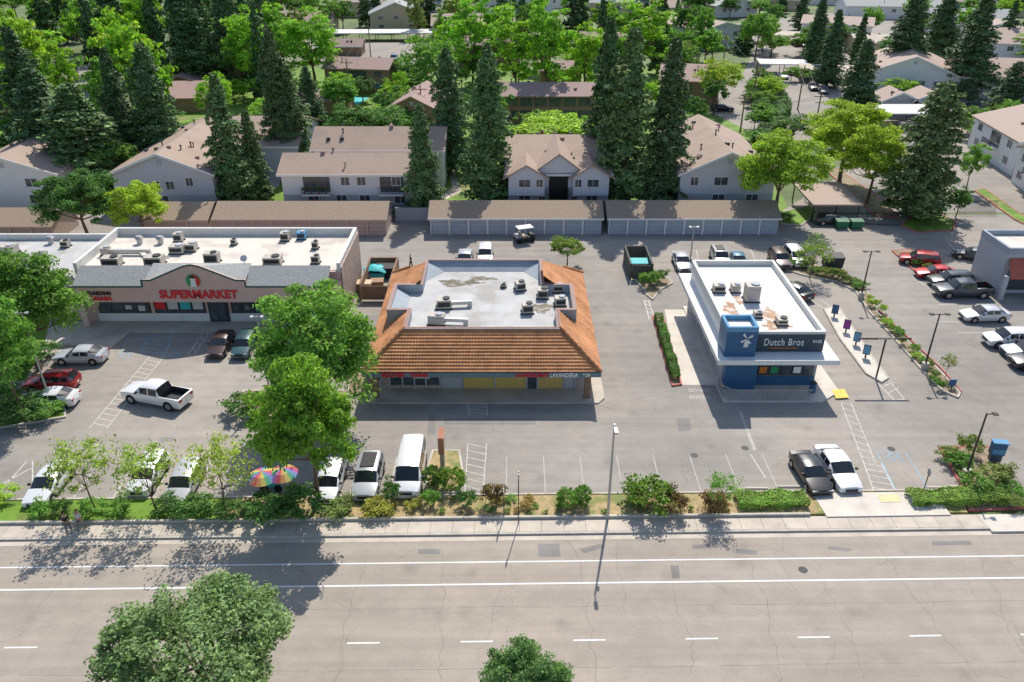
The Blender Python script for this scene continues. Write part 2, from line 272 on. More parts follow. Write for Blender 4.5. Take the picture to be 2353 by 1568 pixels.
# ---------------------------------------------------------------- ground
def RY(x,Yc): return Yc+.016*x
def band(mb,Y0,Y1,z,x0=-160,x1=160): return mb.sheet([(x0,RY(x0,Y0)),(x1,RY(x1,Y0)),(x1,RY(x1,Y1)),(x0,RY(x0,Y1))],z)
def pband(mb,Y0,Y1,z0,z1,x0=-160,x1=160): return mb.prism([(x0,RY(x0,Y0)),(x1,RY(x1,Y0)),(x1,RY(x1,Y1)),(x0,RY(x0,Y1))],z0,z1)
struct(MB().sheet([(-1500,-300),(1500,-300),(1500,3000),(-1500,3000)],0),'ground',M['land'])
struct(band(MB(),-20,40.0,.008),'road',M['road'])
struct(band(MB(),40.0,40.5,.014),'gutter',M['concrete'])
struct(pband(MB(),40.5,40.66,0,.14),'kerb',M['kerb'])
sw=MB(); x=-160
while x<160:
    if not(32<x<38.5): pband(sw,40.663,41.9,0,.15+rnd.uniform(0,.004),x,x+1.5-.02)
    x+=1.5
struct(sw,'sidewalk',M['concrete'])
struct(pband(MB(),40.2,41.9,.0,.155,32.2,39.5),'driveway_apron',M['conclight'])
struct(pband(MB(),41.92,42.1,0,.34,-160,20.5),'retaining_kerb',M['kerb'])
struct(pband(MB(),42.103,44.4,0,.2,-160,-20),'verge_lawn',M['lawn'])
struct(pband(MB(),42.103,44.4,0,.2,-19.99,31.5),'verge',M['drygrass'])
struct(pband(MB(),44.403,44.55,0,.26,-45,31.5),'verge_kerb',M['kerb'])
def pg(pts): return [G(*p) for p in pts]
struct(MB().sheet([(-62,43.5),(120,46.5),(120,103.5),(-62,103.5)],.006),'parking_lot',M['lot'])
struct(MB().sheet([(-90,103.6),(38,103.6),(45,150),(-100,150)],.003),'apartment_lawn',M['lawn'])
struct(MB().sheet([(-70,150.1),(60,150.1),(65,215),(-80,215)],.003),'garden_lawn',M['lawn'])
struct(MB().sheet(pg([(1790,489),(1960,385),(1890,330),(1790,335),(1640,262),(1590,222),(1700,185),(1740,100),(1640,60),(1900,30),(2353,60),(2700,200),(2700,489)]),.008),'rear_parking',M['lot'])
struct(MB().sheet(pg([(735,150),(1010,150),(1000,100),(700,95)]),.008),'courtyard_drive',M['lot'])
struct(MB().sheet(pg([(120,300),(215,300),(260,130),(190,130)]),.008),'side_street',M['lot'])
for k,(pts) in enumerate([[(600,462),(640,430),(650,400),(640,395),(600,430),(560,462)],[(1020,462),(1060,440),(1040,380),(1025,380),(1040,430),(1000,462)],[(1180,300),(1130,270),(1100,270),(1160,310)]]):
    struct(MB().sheet(pg(pts),.012),'footpath',M['concrete'])
rm=MB(); 
for yc,w in((38.05,.11),(36.15,.13)): band(rm,yc-w/2,yc+w/2,.013)
for i in range(-12,14):
    cx=(1355-CX)*.0249+i*6.47; rm.sheet([(cx-.93,RY(cx,31.7)),(cx+.93,RY(cx,31.7)+.03),(cx+.93,RY(cx,31.8)+.03),(cx-.93,RY(cx,31.8))],.013)
struct(rm,'lane_marking',M['roadwhite'])
ck_=MB()
for px in(-300,-60,130,395,830,1010,1155,1310,1430,1548,1742,1900,2060,2300,2500):
    xx=(px-CX)*.027; yy=40-rnd.choice([0,0,2,4]); P=[]; end=yy-rnd.uniform(4,20)
    while yy>end: P.append((xx,RY(xx,yy))); xx+=rnd.uniform(-.2,.2); yy-=rnd.uniform(.15,.6)
    for a,b_ in zip(P[:-1],P[1:]): ck_.strip([a,b_],rnd.uniform(.015,.035),.0105,.0105)
for yc in(34.3,29.9,28.0,25.2):
    xx=-60; yy=yc; P=[]
    while xx<60:
        P.append((xx,RY(xx,yy))); xx+=rnd.uniform(.5,1.6); yy=yc+(yy-yc)*.8+rnd.uniform(-.05,.05)
    for a,b_ in zip(P[:-1],P[1:]):
        if rnd.random()<.8: ck_.strip([a,b_],.025,.0103,.0103)
struct(ck_,'road_cracks',M['crack'])
def pl(mb,a,b,w=.09,z=.012): return mb.strip([G(*a),G(*b)],w,z,z)
lm=MB(); fl=MB()
for k in range(-10,17):
    xx=-14.4+2.8*k
    if -5<xx<-2 or 23.5<xx<31: continue
    (fl if xx>-2 else lm).strip([(xx,RY(xx,44.9)),(xx,RY(xx,49.2))],.08,.012,.012)
struct(fl,'worn_parking_markings',M['faintline'])
def hatch(mb,q,n,w=.1,edge=True):
    a,b,c,d=[G(*p) for p in q]
    if edge: mb.strip([a,b],w,.012,.012); mb.strip([d,c],w,.012,.012)
    for i in range(n):
        s=i/n; e=min(1,s+.6/n); mb.strip([a.lerp(b,s),d.lerp(c,e)],w,.0124,.0124)
hatch(lm,[(1075,1020),(1068,1135),(1110,1135),(1118,1020)],7,.07)
hatch(lm,[(345,818),(205,985),(245,985),(378,818)],16,.08)
hatch(lm,[(470,760),(432,815),(447,815),(483,760)],4,.08)
hatch(lm,[(1932,925),(1985,1065),(2012,1065),(1955,925)],9,.07)
hatch(lm,[(1985,1065),(2010,1135),(2060,1135),(2025,1065)],5,.08)
hatch(lm,[(1480,690),(1492,735),(1505,735),(1490,690)],5)
hatch(lm,[(1075,925),(1078,955),(1120,955),(1118,925)],4,.08)
for a,b in [((2015,880),(2055,920)),((2055,920),(2078,918)),((2078,918),(2040,872)),((2030,888),(2052,880)),((2042,903),(2064,892)),((0,1115),(75,1075)),((75,1110),(75,1060)),
            ((2155,700),(2260,700)),((2200,765),(2280,765)),((2225,605),(2160,575)),((2100,640),(2140,665)),((2170,545),(2205,590)),((1760,1100),(1725,1045)),((150,835),(215,835)),((2150,740),(2230,740)),((40,900),(180,905)),((905,505),(950,505)),((1265,545),(1270,580)),((1325,545),(1330,580)),
            ((1600,575),(1605,600)),((1640,572),(1645,600)),((1725,572),(1735,600)),((1545,575),(1548,600)),((1850,680),(1900,715)),((1862,672),(1912,708))]:
    pl(lm,a,b)
struct(lm,'parking_markings',M['linewhite'])
bl=MB(); hatch(bl,[(345,762),(322,818),(378,818),(402,762)],6,.1)
for a,b in [((300,762),(275,818)),((2080,1040),(2140,1135)),((2015,1040),(2060,1130))]: pl(bl,a,b,.07)
def ada(px,py):
    c=G(px,py); 
    for p,q in (((0,.7),(0,.1)),((0,.1),(.45,.1)),((.45,.1),(.6,-.5)),((0,.45),(.4,.4)),((-.1,.2),(-.45,-.2)),((-.45,-.2),(-.1,-.6)),((-.1,-.6),(.35,-.4))): bl.strip([(c.x+p[0]*.8,c.y+p[1]*.8),(c.x+q[0]*.8,c.y+q[1]*.8)],.08,.0125,.0125)
    bl.strip([(c.x-.6,c.y-.7),(c.x+.6,c.y-.7),(c.x+.6,c.y+.75),(c.x-.6,c.y+.75)],.04,.0125,.0125,True)
for p in((288,815),(403,815),(2048,1047),(925,512)): ada(*p)
struct(bl,'accessible_markings',M['lineblue'])
for i,s in enumerate(('DO NOT','ENTER')):
    p=G(1608,897+i*16,.013); o=text(s,'pavement_lettering',p,1.9 if i==0 else 1.7,.5,M['linewhite'],None,(0,0,0),.0,0); o['kind']='structure'
struct(MB().strip(pg([(1700,945),(1735,1035)]),.25,.01,.01),'asphalt_patch',M['faintline'])
pt=MB()
for q in [[(1555,962),(1585,962),(1588,990),(1558,992)],[(1235,1250),(1285,1250),(1288,1280),(1238,1280)],[(370,1005),(402,1005),(396,1015),(364,1015)],[(1590,1253),(1660,1250),(1662,1258),(1592,1262)],[(960,1262),(1010,1262),(1012,1274),(962,1274)],[(2140,1245),(2230,1243),(2232,1252),(2142,1254)],[(985,955),(1000,955),(1000,1000),(982,1000)],[(1020,962),(1230,962),(1232,976),(1020,976)],[(1330,1262),(1380,1250),(1390,1258),(1342,1272)],[(1690,1262),(1740,1265),(1738,1275),(1690,1272)],[(1905,1255),(1960,1262),(1950,1268),(1900,1262)],[(1540,1300),(1560,1300),(1562,1330),(1545,1330)]]: pt.sheet(pg(q),.0115)
struct(pt,'asphalt_patches',M['darklot'])
for (px,py,n) in ((1712,1030,'manhole_cover'),(1595,1047,'manhole_cover'),(2048,1032,'manhole_cover'),(1845,1310,'manhole_cover')):
    c=G(px,py); struct(MB().prism([(c.x+.3*math.cos(a*pi/6),c.y+.3*math.sin(a*pi/6)) for a in range(12)],.0,.016),n,M['dark'])
def bed(pts,kerbm='kerb',soil='soil',h=.15,name='planter_bed'):
    w=pg(pts); struct(MB().prism(w,0,h-.02),name,M[soil]); struct(MB().strip(w,.16,0,h,True),'planter_kerb',M[kerbm])
bed([(1500,728),(1522,726),(1565,885),(1545,888)],'redkerb')
bed([(1455,640),(1500,645),(1535,640),(1545,652),(1515,668),(1500,690),(1487,680),(1478,665)],'kerb')
bed([(1800,600),(1850,605),(1930,628),(1985,655),(2015,720),(2080,780),(2160,855),(2205,905),(2200,915),(2165,900),(2125,860),(2050,775),(1995,715),(1965,670),(1920,648),(1850,635),(1808,622)],'kerb')
struct(MB().strip(pg([(2019,716),(2084,776),(2164,851),(2208,902)]),.12,0,.155),'painted_kerb',M['redkerb'])
bed([(2158,1030),(2270,1030),(2353,1170),(2225,1175),(2210,1120)],'redkerb','soil')
bed([(995,1038),(1055,1038),(1062,1080),(1058,1134),(980,1134),(985,1070)],'kerb','drygrass')
bed([(2050,578),(2090,575),(2195,640),(2160,655),(2110,632)],'redkerb')
bed([(2070,520),(2095,500),(2165,497),(2195,510),(2190,530),(2110,535)],'redkerb','lawn')
bed([(1790,490),(1860,475),(1880,490),(1840,520),(1795,515)],'kerb','lawn')
bed([(-150,905),(60,925),(150,940),(150,960),(60,975),(-100,1000)],'kerb','lawn')
bed([(-180,700),(120,725),(105,800),(60,880),(-180,880)],'kerb','lawn')
bed([(800,870),(855,830),(862,895),(800,915)],'kerb')
bed([(560,900),(800,900),(790,960),(560,960)],'kerb','soil')
bed([(1893,712),(1925,705),(2005,825),(2040,870),(2025,880),(1990,860),(1930,780)],'kerb','conclight')
bed([(1900,395),(1925,390),(2040,470),(2060,500),(2010,498),(1960,450)],'redkerb','soil')
bed([(2240,440),(2262,435),(2360,505),(2360,520),(2330,505)],'redkerb','lawn')
struct(MB().sheet(pg([(1527,712),(1588,712),(1665,885),(1562,885)]),.01),'concrete_drive',M['conclight'])
struct(MB().prism([(17.9,56.7),(26.3,56.7),(28.3,58.3),(28,75),(17.9,75)],0,.13),'patio',M['conclight'])
struct(MB().sheet(pg([(1910,899),(1940,897),(1950,917),(1920,919)]),.14),'tactile_pad',M['yellow'])
struct(MB().prism(pg([(130,742),(830,740),(800,765),(300,765),(255,802),(80,790)]),0,.12),'shop_walkway',M['concrete'])
struct(MB().prism([(-12.2,56.5),(7.3,56.5),(7.9,57.3),(7.9,62),(6,62),(-11.5,62)],0,.13),'front_walkway',M['concrete'])
struct(MB().prism([(21.6,42.1),(30.2,42.3),(30,44.75),(21.4,44.6)],0,.23),'ramp_path',M['conclight'])
struct(MB().sheet(pg([(2015,1143),(2060,1142),(2070,1160),(2022,1161)]),.245),'tactile_pad',M['paleyellow'])
for i,(px,py) in enumerate([(1738,1124),(1812,1120),(2155,1122),(2205,1120),(905,1131),(760,1131)]):
    c=G(px,py); t=MB((c.x,c.y,.01)); t.add([(c.x-.85,c.y-.08,.01),(c.x+.85,c.y-.08,.01),(c.x+.85,c.y+.08,.01),(c.x-.85,c.y+.08,.01),(c.x-.8,c.y-.05,.13),(c.x+.8,c.y-.05,.13),(c.x+.8,c.y+.05,.13),(c.x-.8,c.y+.05,.13)],[(3,2,1,0),(4,5,6,7),(0,1,5,4),(1,2,6,5),(2,3,7,6),(3,0,4,7)])
    tag(t.build('wheel_stop',M['conclight']),'pale concrete wheel stop at the head of a front-row stall','wheel stop','wheel stops along the verge kerb')
# ---------------------------------------------------------------- garages
def garage(x0,x1,Y,n,label,wall,roof,door,z=0):
    o=(x0+(x1-x0)/2,Y,0); t=thing('garage_block',label,'garage',o); D=6.4; e=2.35; r=3.55
    w=MB(o); w.box(x0,x1,Y+.25,Y+D,0,e); w.add([(x0,Y+.25,e),(x0,Y+D,e),(x0,Y+D/2,r-.05),(x1,Y+.25,e),(x1,Y+D,e),(x1,Y+D/2,r-.05)],[(0,1,2),(3,5,4)]); w.build('wall',M[wall],t)
    rf=MB(o); th=.16
    rf.slab([(x0-.25,Y-.15,e-.1),(x1+.25,Y-.15,e-.1),(x1+.25,Y+D/2,r),(x0-.25,Y+D/2,r)],th); rf.slab([(x0-.25,Y+D/2+.003,r),(x1+.25,Y+D/2+.003,r),(x1+.25,Y+D+.4,e-.15),(x0-.25,Y+D+.4,e-.15)],th)
    rf.build('roof',M[roof],t)
    MB(o).box(x0-.25,x1+.25,Y-.2,Y-.155,e-.3,e-.08).build('fascia',M['white' if door=='garage_door' else 'stucco_tan'],t)
    p=(x1-x0)/n
    for i in range(n):
        a=x0+i*p; MB(o).box(a-.12 if i else a,a+.14,Y+.08,Y+.247,0,e-.12).build('pilaster',M['stucco_white' if door=='garage_door' else wall],t)
        d=MB(o)
        for k in range(4): d.box(a+.25,a+p-.2,Y+.19,Y+.245-.004*(k%2),.02+k*.52,.5+k*.52)
        d.build('garage_door',M[door],t)
    return t
garage(-10.4,11.4,95.8,9,'long brown-roofed garage row with grey doors, middle of the frame behind the golf cart','stucco_grey','shingle_garage','garage_door')
garage(12.3,33.9,95.8,9,'long brown-roofed garage row with grey doors, right of the middle one','stucco_grey','shingle_garage','garage_door')
garage(-37.7,-16,95.5,9,'long tan garage row directly behind the supermarket roof','stucco_tan','shingle_garage','garage_door_tan')
garage(-46.5,-38.5,95.3,3,'short tan garage section left of the long tan row','stucco_tan','shingle_garage','garage_door_tan')
garage(-75,-57,93,7,'tan garage row at the left edge behind the green tree','stucco_tan','shingle_garage','garage_door_tan')
# ---------------------------------------------------------------- houses
def house(name,label,cat,x,y,w,d,eave,ridge,axis='y',rz=0,wall='stucco_lav',roof='shingle_brown',wins=(),oh=.5,vents=5,balc=(),group=None,trim='white',base=None):
    t=thing(name,label,cat,(x,y,0),rz,group); W=w/2
    b=MB(); b.box(-W,W,0,d,0,eave)
    if axis=='y':
        b.add([(-W,0,eave),(W,0,eave),(0,0,ridge-.1),(-W,d,eave),(W,d,eave),(0,d,ridge-.1)],[(0,1,2),(4,3,5)])
    elif axis=='x': b.add([(-W,0,eave),(-W,d,eave),(-W,d/2,ridge-.1),(W,0,eave),(W,d,eave),(W,d/2,ridge-.1)],[(1,0,2),(3,4,5)])
    b.build('wall',M[wall],t); th=.2
    r=MB()
    if axis=='y':
        s=(ridge-eave)/W; e=eave-s*oh+.12
        r.slab([(-W-oh,-oh,e),(0,-oh,ridge+.1),(0,d+oh,ridge+.1),(-W-oh,d+oh,e)],th); r.slab([(.003,-oh,ridge+.1),(W+oh,-oh,e),(W+oh,d+oh,e),(.003,d+oh,ridge+.1)],th)
    elif axis=='x':
        s=(ridge-eave)/(d/2); e=eave-s*oh+.12
        r.slab([(-W-oh,-oh,e),(W+oh,-oh,e),(W+oh,d/2,ridge+.1),(-W-oh,d/2,ridge+.1)],th); r.slab([(-W-oh,d/2+.003,ridge+.1),(W+oh,d/2+.003,ridge+.1),(W+oh,d+oh,e),(-W-oh,d+oh,e)],th)
    else:
        r.box(-W-oh*.3,W+oh*.3,-oh*.3,d+oh*.3,eave+.002,ridge)
    ro=r.build('roof',M[roof],t)
    if axis=='y':
        f=MB(); f.slab([(-W-oh-.02,-oh-.07,e+.03),(0,-oh-.07,ridge+.13),(0,-oh-.003,ridge+.13),(-W-oh-.02,-oh-.003,e+.03)],.32); f.slab([(.004,-oh-.07,ridge+.13),(W+oh+.02,-oh-.07,e+.03),(W+oh+.02,-oh-.003,e+.03),(.004,-oh-.003,ridge+.13)],.32); f.build('fascia',M[trim],t)
        MB().box(-.35,.35,-.05,-.002,ridge-1.6,ridge-.9).build('gable_vent',M['stucco_grey'],t)
    elif axis=='x': MB().box(-W-oh,W+oh,-oh-.06,-oh-.003,e-.25,e+.03).build('fascia',M[trim],t)
    for k in range(vents):
        v=MB(); vx=rnd.uniform(-W*.8,W*.8); vy=rnd.uniform(d*.1,d*.9)
        vz=ridge-abs(vx)*(ridge-eave)/W if axis=='y' else (ridge-abs(vy-d/2)*(ridge-eave)/(d/2) if axis=='x' else ridge)
        if k%2: v.cyl((vx,vy,vz-.1),(vx,vy,vz+.65),.09); v.cyl((vx,vy,vz+.64),(vx,vy,vz+.78),.17)
        else: v.rbox(vx,vy,vz-.1,.5,.5,.5,.3)
        v.build('roof_vent',M['dark' if k%3 else 'shingle_mauve'],t)
    if base: MB().box(-W-.03,W+.03,-.03,d+.03,0,base).build('lower_wall',M['stucco_grey'],t)
    for q in wins:
        face,a,z,ww,hh=q; m=MB(); g=MB(); off=.05 if not base or z>base else .08
        def bx(mb,u0,u1,z0,z1,p0,p1):
            if face=='f': mb.box(u0,u1,-p1,-p0,z0,z1)
            elif face=='l': mb.box(-W-p1,-W-p0,u0,u1,z0,z1)
            else: mb.box(W+p0,W+p1,u0,u1,z0,z1)
        bx(m,a-ww/2-.08,a+ww/2+.08,z-hh/2-.08,z-hh/2,.0 if off<.06 else .035,off+.03); bx(m,a-ww/2-.08,a+ww/2+.08,z+hh/2,z+hh/2+.08,0,off+.03)
        bx(m,a-ww/2-.08,a-ww/2,z-hh/2,z+hh/2,0,off+.03); bx(m,a+ww/2,a+ww/2+.08,z-hh/2,z+hh/2,0,off+.03); bx(m,a-.03,a+.03,z-hh/2,z+hh/2,0,off+.02)
        f=m.build('window',M[trim],t); bx(g,a-ww/2,a+ww/2,z-hh/2,z+hh/2,0,off); g.build('pane',M['pane'],f)
    for q in balc:
        face,a,z,ww=q
        def bx(mb,u0,u1,z0,z1,p0,p1):
            if face=='f': mb.box(u0,u1,-p1,-p0,z0,z1)
            else: mb.box(-W-p1,-W-p0,u0,u1,z0,z1)
        o=MB(); bx(o,a-ww/2+.1,a+ww/2-.1,z,z+2.1,0,.06); op=o.build('balcony_door',M['pane'],t)
        s=MB(); bx(s,a-ww/2,a+ww/2,z-.2,z,0.063,1.3); s.build('balcony',M[wall],t)
        k=MB(); n=int(ww/.18); bx(k,a-ww/2,a+ww/2,z+.95,z+1.02,1.22,1.28)
        for i in range(n+1): u=a-ww/2+i*ww/n; bx(k,u-.02,u+.02,z+.003,z+.951,1.23,1.27)
        k.build('balcony_railing',M['dark'],t)
    return t
W2=lambda xs,z,w=1.5,h=1.1,f='f':[(f,a,z,w,h) for a in xs]
h=house('apartment_building','grey two-storey apartment house with a centre gable and dark stairwell, behind the middle garage row','apartment building',6.3,105,13.6,20,5.3,7.9,'x',0,wins=W2((-4.6,4.6),1.7,1.5)+W2((-2.2,2.2),1.7,.8,.7),vents=12,base=2.4)
r=MB(); w=MB()
for cx_,hw,dy,rz_ in((-4.4,2.7,0,6.6),(4.4,2.7,0,6.6),(0,3.9,1.2,7.9)):
    yy=-.9 if dy==0 else -.2
    w.add([(cx_-hw,yy,5.0),(cx_+hw,yy,5.0),(cx_,yy,rz_)],[(0,1,2)])
    y0=-1.3 if dy==0 else -.6; y1=7 if dy==0 else 10.02
    r.slab([(cx_-hw-.4,y0,4.95),(cx_,y0,rz_+.2),(cx_,y1,rz_+.2),(cx_-hw-.4,y1,4.95)],.2); r.slab([(cx_+.003,y0,rz_+.2),(cx_+hw+.4,y0,4.95),(cx_+hw+.4,y1,4.95),(cx_+.003,y1,rz_+.2)],.2)
r.build('gable_roof',M['shingle_brown'],h); w.build('gable_wall',M['stucco_lav'],h)
MB().box(-1.3,1.3,-.035,-.002,0,4.9).build('stairwell',M['black'],h)
s=MB()
for i in range(9): s.box(-1.1,1.1,-1.4+i*.14,-1.25+i*.14,.28*i,.28*i+.06)
s.box(-1.3,-1.2,-1.4,-.05,0,3.4); s.box(1.2,1.3,-1.4,-.05,0,3.4); s.build('stairs',M['dark'],h)
for s_ in(-1,1): w=MB(); w.box(min(s_*1.9,s_*6.75),max(s_*1.9,s_*6.75),-.9,-.031,2.45,5.0); w.build('upper_bay',M['stucco_lav'],h)
for a,hw in ((-4.6,.75),(4.6,.75),(-2.6,.42),(2.6,.42)):
    m=MB(); m.box(a-hw-.08,a+hw+.08,-.98,-.903,3.6,4.8); f=m.build('window',M['white'],h); MB().box(a-hw,a-.03,-1,-.981,3.7,4.7).box(a+.03,a+hw,-1,-.981,3.7,4.7).build('pane',M['pane'],f)
house('apartment_building','grey gable-fronted apartment house behind the right end of the garage row','apartment building',29.2,105,12.8,21,5.3,8.2,'y',wins=W2((-.9,),4.2,1.8)+W2((-4.5,3.9),4.2,1.0)+W2((-1,3.6),1.8,1.6),vents=12,base=2.4)
house('apartment_building','grey gable-fronted apartment house left of the wide balconied one, half behind a redwood','apartment building',-47.3,105,13.6,22,5.3,8.0,'y',wins=W2((-1.0,.9),3.6,1.1)+W2((3.6,),4.1,.9)+W2((-.5,),1.6,1.6),vents=14,base=2.2)
house('apartment_wing','rear wing of apartment roof seen beyond the left gable-fronted house','apartment building',-38.5,119,12,16,5.3,7.8,'x',vents=8)
h3=house('apartment_building','wide white two-storey apartment house with plants on its left balcony, behind the tan garages','apartment building',-21.3,105,19.8,8,5.3,6.9,'x',wall='stucco_white',wins=W2((-1.3,.9,5.6),4.2,1.1)+W2((-5.8,-2,1.2,6),1.7,1.4),vents=5,balc=[('f',-5.2,2.7,3.8),('f',5.0,2.7,3.4)],base=2.3)
for k in range(4): MB().cyl((-6.8+k*1.0,-1.0,2.7),(-6.8+k*1.0,-1.0,3.0),.12,.16).build('plant_pot',M['signorange'],h3); inst(PR['u'][0][0],'pot_plant',h3,(.12,.28,.06),(-6.8+k*1.0,-1.0,3.0)).scale=(.35,.35,.4)
house('apartment_wing','higher rear roof of the wide white apartment house','apartment building',-19.3,113.6,18.5,9,6.2,8.3,'x',wall='stucco_white',vents=12)
house('apartment_building','apartment house with a low gable at the left edge behind the green tree','apartment building',-68.5,105,14,20,5.3,7.6,'y',wins=W2((3.4,),4,1.6)+W2((-3,),4,1.2)+W2((3.4,),1.7,1.6),vents=9,wall='stucco_white')
house('apartment_building','apartment house with side balconies at the right edge beyond the gate, nearer one','apartment building',84.5,104,20,13,5.4,7.6,'x',rz=-.1,wins=W2((2.5,11),4.2,1.5,1.1,'l')+W2((2.5,11),1.7,1.5,1.1,'l')+W2((-7,-3,2),4.2,1.5)+W2((-7,-3,2),1.7,1.5),balc=[('l',6.5,2.7,3.6)],wall='stucco_white',roof='shingle_tan',vents=8)
house('apartment_building','apartment house with side balconies at the right edge beyond the gate, farther one','apartment building',87.5,120,20,17,5.4,8.0,'y',rz=-.1,wins=W2((3,14),4.2,1.5,1.1,'l')+W2((3,14),1.7,1.5,1.1,'l'),balc=[('l',8,2.7,3.6)],wall='stucco_white',roof='shingle_tan',vents=10)
def far(label,px,py,w,d,e,r,ax,rz,wall,roof,wins=(),name='house',cat='house',vents=3,**k):
    p=G(px,py); return house(name,label,cat,p.x,p.y,w,d,e,r,ax,math.radians(rz),wall=wall,roof=roof,wins=wins,vents=vents,**k)
far('brown two-storey apartment block with balconies on the lawn between tall trees',822,213,14.5,9,5.2,6.8,'x',-8,'brownwall','shingle_mauve',W2((-5,5),4.1)+W2((-5,0,5),1.6),'apartment_building','apartment building',trim='brownwall',balc=[('f',0,2.7,5)])
far('low mauve-roofed building behind the left redwoods',415,258,12,16,2.8,4.6,'x',4,'brownwall','shingle_mauve',trim='brownwall')
far('second low mauve roof higher up behind the left redwoods',420,228,10,10,2.8,4.8,'y',10,'brownwall','shingle_mauve',trim='brownwall')
far('small low mauve roof by the turquoise pool',745,262,10,8,2.6,4.0,'x',2,'brownwall','shingle_mauve',trim='brownwall')
far('long brown apartment block with a row of dark screened porches above the centre gable house',1258,281,18,9,5,6.6,'x',0,'brownwall','shingle_mauve',W2((-7,-4.2,-1.4,1.4,4.2,7),3.9,2.3,1.7)+W2((-7,-4.2,-1.4,1.4,4.2,7),1.4,2.3,1.7),'apartment_building','apartment building',trim='wood')
far('mauve gable roof left of the tall redwood pair',950,312,9,14,4.8,7,'y',-6,'brownwall','shingle_mauve',W2((0,),3.5),trim='brownwall')
far('small brown block glimpsed between bright green trees, upper middle',1288,216,9,8,5,6.4,'x',0,'brownwall','shingle_mauve',W2((-2,2),3.8),trim='brownwall')
far('mauve hip roof right of the tallest middle redwoods',1580,240,12,14,4.8,7,'x',-12,'brownwall','shingle_mauve',W2((0,),3.5),trim='brownwall')
far('beige gabled house at the top left of centre',912,73,17,16,5.6,9,'y',8,'beige','shingle_grey',W2((-5,0,5),4.4)+W2((-5,5),1.7))
far('grey-roofed house beside the beige gabled house',1000,60,14,14,5,8,'x',-6,'beige','shingle_grey',W2((-4,3),4))
far('second beige house left of the beige gabled one',830,40,16,14,5.4,8,'x',4,'beige','shingle_tan',W2((-5,5),4))
far('small brown shed roof near the courtyard',795,128,9,6,2.6,4,'x',0,'brownwall','shingle_mauve')
far('pale blue and white apartment block near the top right',1660,112,16,26,5.4,7.2,'y',24,'stucco_white','shingle_tan',W2((-4,4),4)+W2((-4,4),1.6),'apartment_building','apartment building')
far('white apartment block beyond the carports at the upper right',1915,100,20,14,5.4,7,'x',-22,'stucco_white','shingle_tan',W2((-7,-2,3,7),4)+W2((-7,-2,3,7),1.6),'apartment_building','apartment building')
far('tan flat-roofed block right of the upper right carports',2060,135,22,14,4,5.2,'x',-8,'beige','tanroof',W2((-7,0,7),2.2),'apartment_building','apartment building')
far('broad white gable-fronted apartment house at the right',2085,228,19,22,5,8.8,'y',-18,'stucco_white','shingle_tan',W2((-4,2,5),3.4,1.3),'apartment_building','apartment building')
far('small grey gabled shed at the right, left one of the pair',2062,266,7,6,3,4.6,'y',0,'stucco_grey','shingle_tan')
far('small grey gabled shed at the right, right one of the pair',2135,266,7.4,6,3,4.6,'y',0,'stucco_grey','shingle_tan')
far('tan-roofed apartment house by the right edge',2330,242,22,18,5.3,8,'x',-14,'stucco_grey','shingle_tan',W2((-8,-3,3),4)+W2((-8,-3,3),1.7),'apartment_building','apartment building')
far('apartment roof at the right edge behind the redwoods',2340,150,22,18,5.3,8,'x',-14,'stucco_white','shingle_tan',W2((-8,-3,3),4),'apartment_building','apartment building')
far('pale house near the top right corner',2230,85,24,14,5,7.6,'x',-10,'stucco_white','shingle_grey',W2((-8,0,8),3.6))
far('long grey roof along the top right',2050,45,34,16,4.5,7,'x',-6,'stucco_white','shingle_grey',W2((-8,0,8),3))
far('white flat-roofed block at the top middle',1180,35,30,12,5,5.5,'flat',0,'stucco_white','parapet',W2((-8,0,8),3))
far('grey-roofed house at the top, right of centre',1420,38,22,14,5,8,'x',5,'beige','shingle_grey',W2((-8,0,8),3))
far('beige building among trees at the top left of centre',700,85,18,12,5,7,'x',0,'beige','shingle_mauve',W2((-5,5),3))
far('mauve roof beneath the bright trees above the long brown block',1120,150,16,10,4.6,6.6,'x',6,'brownwall','shingle_mauve',W2((-4,3),3.4),trim='brownwall')
far('brown roof between the bright trees, upper centre right',1400,140,16,10,4.6,6.6,'x',-6,'brownwall','shingle_mauve',W2((-4,3),3.4),trim='brownwall')
for i,(px,py,wl,rf_) in enumerate([(560,35,'beige','shingle_tan'),(1300,20,'stucco_white','shingle_grey'),(1560,45,'beige','shingle_tan'),(1690,40,'stucco_white','shingle_grey'),(1800,25,'beige','shingle_tan'),(1900,12,'stucco_white','shingle_tan'),(2080,8,'beige','tanroof'),(2200,30,'stucco_white','shingle_tan'),(2320,40,'beige','shingle_grey'),(620,110,'beige','shingle_mauve'),(1060,90,'beige','shingle_tan'),(1500,90,'brownwall','shingle_mauve'),(2290,110,'stucco_white','shingle_tan')]):
    far(['first','second','third','fourth','fifth','sixth','seventh','eighth','ninth','tenth','eleventh','twelfth','thirteenth'][i]+' small distant house in the treetops, '+('left half' if px<1176 else 'right half')+', '+rf_.split('_')[-1]+' roof',px,py,18,12,4.2,6.8,'x' if i%3 else 'y',rnd.uniform(-20,20),wl,rf_,W2((-5,0,5),2.6),vents=2)
def carport(label,px,py,w,d,rz=0,roof='tanroof',h=2.5):
    p=G(px,py); t=thing('carport',label,'carport',(p.x,p.y,0),math.radians(rz)); m=MB(); m.slab([(-w/2,0,h),(w/2,0,h),(w/2,d,h+.25),(-w/2,d,h+.25)],.22); m.build('roof',M[roof],t)
    for i in range(max(2,int(w/5))+1):
        for yy in(.4,d-.4): xx=-w/2+.3+(w-.6)*i/max(2,int(w/5)); MB().cyl((xx,yy,0),(xx,yy,h-.1),.09).build('post',M['dark'],t)
carport('tan carport roof over parked cars left of the gate',1918,512,6.6,9,0,'shingle_tan')
